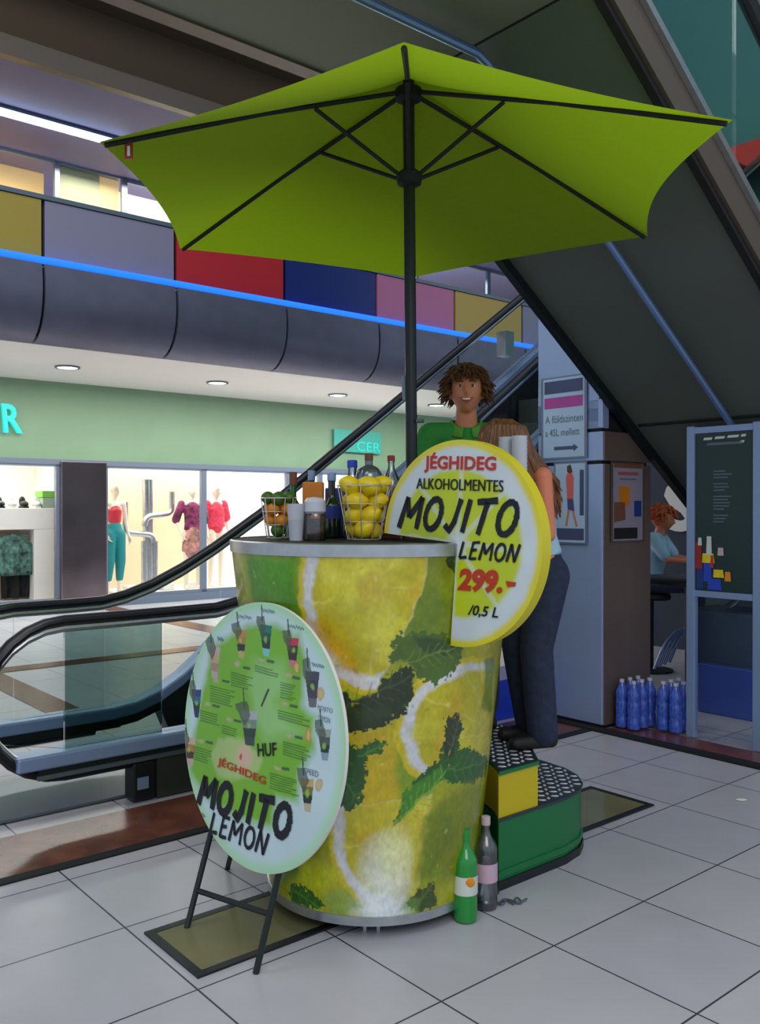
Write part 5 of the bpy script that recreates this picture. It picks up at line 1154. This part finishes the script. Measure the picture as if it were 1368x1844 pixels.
def figure(parent, J, T, m, vox=.006, female=False, hands=True, headyaw=0, headpitch=0, k=1.0, legs=True, feet=True, name='body'):
    mb = MB(); w_ = .86 if female else 1.0
    limb(mb, [J['pel'], J['waist'], J['chest'], J['neckb']-Vector((0, 0, .03))], [.095*k, .082*k, .10*k, .06*k], 24, wide=1.32*w_, ax=(0, 1, 0))
    limb(mb, [J['shL'], J['shR']], [.052*k*w_, .052*k*w_]); limb(mb, [J['neckb']-Vector((0, 0, .03)), J['neckt'], J['head']-Vector((0, 0, .05*k))], [.060*k*w_, .050*k*w_, .048*k*w_])
    for s_ in 'LR':
        limb(mb, [J['sh'+s_], J['el'+s_], J['wr'+s_]], [.050*k*w_, .038*k*w_, .026*k*w_])
        if legs:
            limb(mb, [J['hi'+s_], J['kn'+s_], J['an'+s_]], [.084*k, .055*k, .038*k])
            kk = J['kn'+s_].lerp(J['an'+s_], .3)+Vector((0, .012, 0)); mb.ball(kk, (.05*k, .056*k, .10*k))
            if feet: limb(mb, [J['an'+s_]+Vector((0, .03, -.045))*k, J['an'+s_]+Vector((0, -.13, -.058))*k], [.034*k, .026*k])
        if hands:
            d = (J['wr'+s_]-J['el'+s_]).normalized(); inn = Vector((1 if s_ == 'L' else -1, 0, 0)); th_ = Vector((0, -1, 0))
            if abs(d.y) > .7: th_ = inn; inn = Vector((0, 0, -1))
            hand(mb, J['wr'+s_], d, inn, th_, k)
    Th = Matrix.Translation(J['head']) @ Matrix.Rotation(headyaw, 4, 'Z') @ Matrix.Rotation(headpitch, 4, 'X')
    mb.ball((0, 0, 0), (.078*k, .098*k, .122*k), 48, 36, Th, head_fn)
    for sx in (-1, 1): mb.ball((sx*.079*k, .008*k, -.01*k), (.010*k, .020*k, .032*k), 12, 8, Th)
    rm = remeshed(mb, vox, 2); rm.v = [tuple(T @ Vector(p)) for p in rm.v]
    rm.obj(name, m, parent); return T @ Th
def cloth(parent, name, m, T, segs, vox=.009, extra=None):
    mb = MB()
    for pts, rs, wd in segs: limb(mb, pts, rs, 24, wide=wd, ax=(0, 1, 0) if wd != 1 else None)
    rm = remeshed(mb, vox, 3); rm.v = [tuple(T @ Vector(p)) for p in rm.v]; return rm.obj(name, m, parent)

# ---- the smiling man
my = 4.25; mx = X_(839, my); mt = thing('person', 'smiling man with shaggy brown hair in a green polo shirt behind the counter', 'person', (mx, my, UZ+.003))
TM = Matrix.Translation((mx, my, UZ+.003)); 
J = joints(1.69, elL=(-.24, -.0, 1.17), wrL=(-.20, -.26, 1.10), elR=(.22, 0.02, 1.17), wrR=(.04, -.22, 1.10), head=(0.0, -.02, 1.645), neckt=(0, -.01, 1.56))
TH = figure(mt, J, TM, M['skin'], .0055, headyaw=math.radians(-6), headpitch=math.radians(-4), k=.97)
def feat(name, m, pos, rad, T=None, seg=16):
    mb = MB(); mb.ball((0, 0, 0), rad, seg, 10, (T or TH) @ Matrix.Translation(pos)); return mb
sc_h = .97
for sx in (-1, 1):
    feat('eye', None, (sx*.030, -.081, .008), (.0115, .009, .0062)).obj('eye', M['teeth'], mt)
    feat('iris', None, (sx*.030, -.0895, .008), (.0062, .003, .0062)).obj('iris', M['eye'], mt)
    mb = MB(); mb.tube([(sx*.014, -.094, .026), (sx*.030, -.096, .032), (sx*.048, -.082, .026)], [.003, .004, .002], 8, T=TH, flat=1.2); mb.obj('eyebrow', M['hair_m'], mt)
mb = MB(); mb.tube([(-.033, -.083, -.048), (-.017, -.097, -.058), (0, -.101, -.061), (.017, -.097, -.058), (.033, -.083, -.048)], [.0025, .0065, .0085, .0065, .0025], 10, T=TH); mb.obj('lips', M['lips'], mt)
mb = MB(); mb.tube([(-.026, -.092, -.053), (-.012, -.104, -.058), (0, -.1078, -.0595), (.012, -.104, -.058), (.026, -.092, -.053)], [.0015, .0042, .0048, .0042, .0015], 8, T=TH); mb.obj('teeth', M['teeth'], mt)
# shaggy hair
def hairmesh(T, n, seed, cap=(.085, .105, .118), L=(.05, .09), r=.009, front=.35, low=-.3):
    rn = random.Random(seed); mb = MB()
    def fn(d):
        f_ = -d.y; lim = .42 if f_ > .3 else -.45
        if d.z < lim: q = .93; return Vector((d.x*q*.93, d.y*q*.93+.05, d.z*.9))
        return d*(1+.03*math.sin(d.x*17+d.z*9))
    mb.ball((0, .010, .012), cap, 32, 24, T, fn)
    for i in range(n):
        z = rn.uniform(low, 1); a = rn.uniform(0, 2*PI); q = math.sqrt(1-z*z); d = Vector((q*math.cos(a), q*math.sin(a), z))
        if -d.y > .45 and z < front: continue
        if -d.y > .2 and z < .0 and abs(d.x) < .75: continue
        p = Vector((d.x*cap[0], d.y*cap[1]+.010, d.z*cap[2]+.012)); Ls = rn.uniform(*L)
        dn = Vector((d.x*.6+rn.uniform(-.5, .5), d.y*.6+rn.uniform(-.4, .4), -.55+rn.uniform(-.3, .5)*(1 if z > .6 else .5))).normalized()
        p1 = p+d*.016+dn*Ls*.4; p2 = p1+(dn+Vector((0, 0, -.45))+Vector((d.x, d.y, 0))*.2).normalized()*Ls*.6
        mb.tube([p-d*.004, p+d*.010+dn*Ls*.1, p1, p2], [r*.8, r, r*.75, r*.15], 5, T=T)
    return mb
hairmesh(TH, 620, 4, cap=(.081, .102, .112), L=(.035, .062)).obj('hair', M['hair_m'], mt)
k = .97
cloth(mt, 'polo_shirt', M['polo'], TM, [([J['pel']+Vector((0, 0, -.02)), J['waist'], J['chest'], J['neckb']+Vector((0, 0, -.055))], [.112, .10, .118, .075], 1.32), ([J['shL'], J['shR']], [.066, .066], 1),
      ([J['shL'], J['shL'].lerp(J['elL'], .75)], [.066, .060], 1), ([J['shR'], J['shR'].lerp(J['elR'], .75)], [.066, .060], 1)])
nb = J['neckb']+Vector((0, 0, .0))
mb = MB(); cp_ = []
vs = []; NC = 28
for i in range(NC+1):
    a = math.radians(-90+14)+(2*PI-2*math.radians(14))*i/NC
    fr_ = max(0, -math.sin(a)); 
    for j, (rr_, zz_) in enumerate(((.062, .030), (.072, .028), (.098, -.020))):
        vs.append((nb.x+rr_*1.05*math.cos(a), nb.y+rr_*.95*math.sin(a), nb.z+zz_-(.045*fr_)))
mb.add(vs, [(i*3+j, i*3+j+1, (i+1)*3+j+1, (i+1)*3+j) for i in range(NC) for j in range(2)], TM); mb.obj('collar', M['polo_collar'], mt, solid=.004)
cloth(mt, 'trousers', M['jeans'], TM, [([J['pel']+Vector((0, 0, .03)), J['pel']-Vector((0, 0, .03))], [.116, .118], 1.30), ([J['hiL'], J['knL'], J['anL']+Vector((0, 0, .01))], [.098, .070, .060], 1), ([J['hiR'], J['knR'], J['anR']+Vector((0, 0, .01))], [.098, .070, .060], 1)], .012)
def shoes(parent, J, T, m, k=1.0):
    for s_ in 'LR':
        a = J['an'+s_]; mb = MB(); limb(mb, [a+Vector((0, .035, -.048))*k, a+Vector((0, -.14, -.055))*k], [.043*k, .034*k], 16); mb.ball(a+Vector((0, .01, -.015))*k, (.045*k, .055*k, .045*k))
        zf = 0.0; mb.v = [(x, y, max(z, zf)) for x, y, z in mb.v]; rm = remeshed(mb, .008, 2); rm.v = [tuple(T @ Vector((x, y, max(z, .002)))) for x, y, z in rm.v]; rm.obj('shoe', m, parent)
shoes(mt, J, TM, M['shoe'])

# ---- the woman with her head bowed, long hair
wy = 3.90; wx = X_(968, wy); wt = thing('person', 'woman with long auburn hair, pale top and dark jeans, head bowed, on the step', 'person', (wx-.02, wy, UZ+.003))
TW = Matrix.Translation((wx-.02, wy, UZ+.003)) @ Matrix.Rotation(math.radians(-72), 4, 'Z')
# local forward is -y, which this rotation turns towards the left of the photograph
J = joints(1.50, pel=(0, .03, .94), waist=(0, .01, 1.06), chest=(0, -.02, 1.27), neckb=(0, -.07, 1.41), neckt=(0, -.13, 1.47), head=(0, -.19, 1.51), shL=(-.16, -.03, 1.36), shR=(.16, -.03, 1.36),
           elL=(-.20, -.0, 1.07), elR=(.20, -.02, 1.07), wrL=(-.15, -.17, .98), wrR=(.15, -.18, .98), knL=(-.09, -.045, .50), anL=(-.09, .03, .09), knR=(.09, -.03, .50), anR=(.10, .0, .09), hiL=(-.08, .02, .90), hiR=(.08, .02, .90))
TWH = figure(wt, J, TW, M['skin_arm'], .0055, female=True, headpitch=math.radians(32), k=.90)
for sx in (-1, 1):
    feat('eye', None, (sx*.028, -.074, .008), (.011, .009, .007), TWH).obj('eye', M['teeth'], wt); feat('iris', None, (sx*.028, -.0815, .006), (.0055, .003, .0055), TWH).obj('iris', M['eye'], wt)
mb = MB(); mb.tube([(-.02, -.083, -.052), (0, -.091, -.056), (.02, -.083, -.052)], [.002, .0055, .002], 8, T=TWH); mb.obj('lips', M['lips'], wt)
mb = MB(); rn = random.Random(12); TWl = TW
hc = J['head']
def fn(d): return d*(1+.02*math.sin(d.x*23+d.z*5))
mb.ball(hc+Vector((0, .022, .018)), (.088, .100, .105), 32, 24, TW, fn)
for i in range(420):
    a = rn.uniform(0, 2*PI); back = math.sin(a); 
    st_ = Vector((rn.uniform(-.02, .02), .0+rn.uniform(-.03, .05), .118)); q = rn.uniform(.9, 1.1)
    p1 = Vector((.075*math.cos(a)*q, .085*math.sin(a)*q+.02, .085)); p2 = Vector((.098*math.cos(a)*q, .112*math.sin(a)*q+.022, .0))
    spread = 1+rn.uniform(0, .25); L = rn.uniform(.10, .24)*(.75 if back < 0 else 1)
    p3 = Vector((.115*math.cos(a)*spread, .130*math.sin(a)*spread+.035+.03*max(0, back), -.10)); p4 = Vector((p3.x*1.05+rn.uniform(-.015, .015), p3.y*1.05+.015+.02*max(0, back), -.10-L*.45)); p5 = p4+Vector((rn.uniform(-.02, .02), rn.uniform(0, .03), -L*.45))
    mb.tube([hc+p for p in (st_, p1, p2, p3, p4, p5)], [.006, .010, .010, .010, .008, .002], 5, T=TW)
mb.obj('hair', M['hair_w'], wt)
cloth(wt, 'top', M['tee'], TW, [([J['pel']+Vector((0, 0, .02)), J['waist'], J['chest'], J['neckb']+Vector((0, 0.02, -.09))], [.098, .088, .104, .062], 1.2), ([J['shL']*.98+Vector((.02, 0, -.01)), J['shR']*.98+Vector((-.02, 0, -.01))], [.046, .046], 1)], .008)
cloth(wt, 'jeans', M['jeans'], TW, [([J['pel']+Vector((0, 0, .0)), J['pel']-Vector((0, 0, .06))], [.104, .112], 1.22), ([J['hiL']+Vector((0, .015, -.03)), J['knL'], J['anL']+Vector((0, 0, -.01))], [.098, .072, .066], 1), ([J['hiR']+Vector((0, .015, -.03)), J['knR'], J['anR']+Vector((0, 0, -.01))], [.098, .072, .066], 1)], .010)
shoes(wt, J, TW, M['shoe'], .92)

# ---- seated guest at the bar table (small, far)
gy = 8.2; gx = X_(1172, gy); gz0 = .30; gt = thing('person', 'person in a pale blue shirt with orange hair seated beyond the pillar', 'person', (gx, gy, 0))
TG = Matrix.Translation((gx, gy, gz0)) @ Matrix.Rotation(math.radians(60), 4, 'Z')
J = joints(1.62, pel=(0, 0, .56), waist=(0, -.01, .68), chest=(0, -.05, .90), neckb=(0, -.08, 1.04), neckt=(0, -.10, 1.11), head=(0, -.12, 1.19), shL=(-.16, -.06, 1.0), shR=(.16, -.06, 1.0), elL=(-.2, -.2, .80), elR=(.2, -.2, .80), wrL=(-.1, -.40, .78), wrR=(.1, -.40, .78),
           hiL=(-.09, -.02, .55), hiR=(.09, -.02, .55), knL=(-.11, -.42, .55), knR=(.11, -.42, .55), anL=(-.11, -.44, .16), anR=(.11, -.44, .16))
TGH = figure(gt, J, TG, M['skin_arm'], .011, k=.93, headpitch=.2)
hairmesh(TGH, 120, 8, L=(.04, .07), r=.012).obj('hair', mat('orange_hair', c(190, 90, 40), .6), gt)
cloth(gt, 'shirt', M['tee'], TG, [([J['pel'], J['waist'], J['chest'], J['neckb']-Vector((0, 0, .06))], [.11, .10, .115, .07], 1.3), ([J['shL'], J['shL'].lerp(J['elL'], .8)], [.062, .055], 1), ([J['shR'], J['shR'].lerp(J['elR'], .8)], [.062, .055], 1), ([J['shL'], J['shR']], [.06, .06], 1)], .014)
cloth(gt, 'trousers', M['jeans'], TG, [([J['hiL'], J['knL'], J['anL']], [.09, .068, .055], 1), ([J['hiR'], J['knR'], J['anR']], [.09, .068, .055], 1)], .014)
t = thing('bar_stool', 'dark high stool under the seated person beyond the pillar', 'stool', (gx, gy, 0))
MB().lathe([(.17, 0), (.18, .02), (.17, .05)], gx, gy, .66, 24).obj('seat', M['matte_black'], t); MB().tube([(gx, gy, .02), (gx, gy, .66)], .025).obj('pole', M['dark_metal'], t); MB().lathe([(.2, 0), (.2, .015), (.03, .03)], gx, gy, 0, 24).obj('base', M['dark_metal'], t)

# ---- shop mannequins
def mannequin(u, n, lab, yaw, clothes):
    b = g(u, n, .125); t = thing('mannequin', lab, 'mannequin', b, 'mannequins in the shop window'); T = Matrix.Translation(b) @ Matrix.Rotation(R40+yaw, 4, 'Z')
    J = joints(1.78, elL=(-.26, .05, 1.16), wrL=(-.20, -.05, .95)); figure(t, J, T, M['mannequin'], .012, female=True, k=.95); clothes(t, J, T)
    return t
wine = mat('wine_pattern', c(120, 40, 80), .7, noise=.9, nscale=12); stripe = mat('pattern_skirt', c(170, 120, 110), .7, noise=.8, nscale=10)
tealm = mat('teal_trousers', c(20, 130, 135), .7); pinkm = mat('coral_top', c(225, 60, 85), .7, noise=.3, nscale=18)
def c1(t, J, T):
    cloth(t, 'trousers', tealm, T, [([J['waist'], J['pel']], [.09, .11], 1.2), ([J['hiL'], J['knL'], J['anL']+Vector((0, 0, .15))], [.10, .085, .06], 1), ([J['hiR'], J['knR'], J['anR']+Vector((0, 0, .15))], [.10, .085, .06], 1)], .014)
    cloth(t, 'top', M['berry'], T, [([J['waist']+Vector((0, 0, .03)), J['chest']], [.088, .104], 1.2)], .014)
def c2(t, J, T):
    cloth(t, 'top', wine, T, [([J['pel'], J['waist'], J['chest']+Vector((0, 0, .04))], [.11, .10, .11], 1.3), ([J['shL'], J['elL']], [.06, .07], 1), ([J['shR'], J['elR']], [.06, .07], 1)], .014)
    cloth(t, 'skirt', stripe, T, [([J['pel'], J['pel']-Vector((0, 0, .35))], [.125, .15], 1.2)], .014)
def c3(t, J, T): cloth(t, 'top', pinkm, T, [([J['pel']+Vector((0, 0, .05)), J['waist'], J['chest']+Vector((0, 0, .04))], [.13, .12, .115], 1.4), ([J['shL'], J['shL'].lerp(J['elL'], .8)], [.07, .09], 1), ([J['shR'], J['shR'].lerp(J['elR'], .8)], [.07, .09], 1)], .014)
mannequin(5.92, 13.7, 'mannequin in teal trousers beside the steel column', .2, c1)
mannequin(7.20, 13.50, 'mannequin in a wine and cream patterned outfit beside the silver cactus', -.2, c2)
mannequin(7.76, 13.7, 'mannequin in a coral red top behind the handrail', .1, c3)
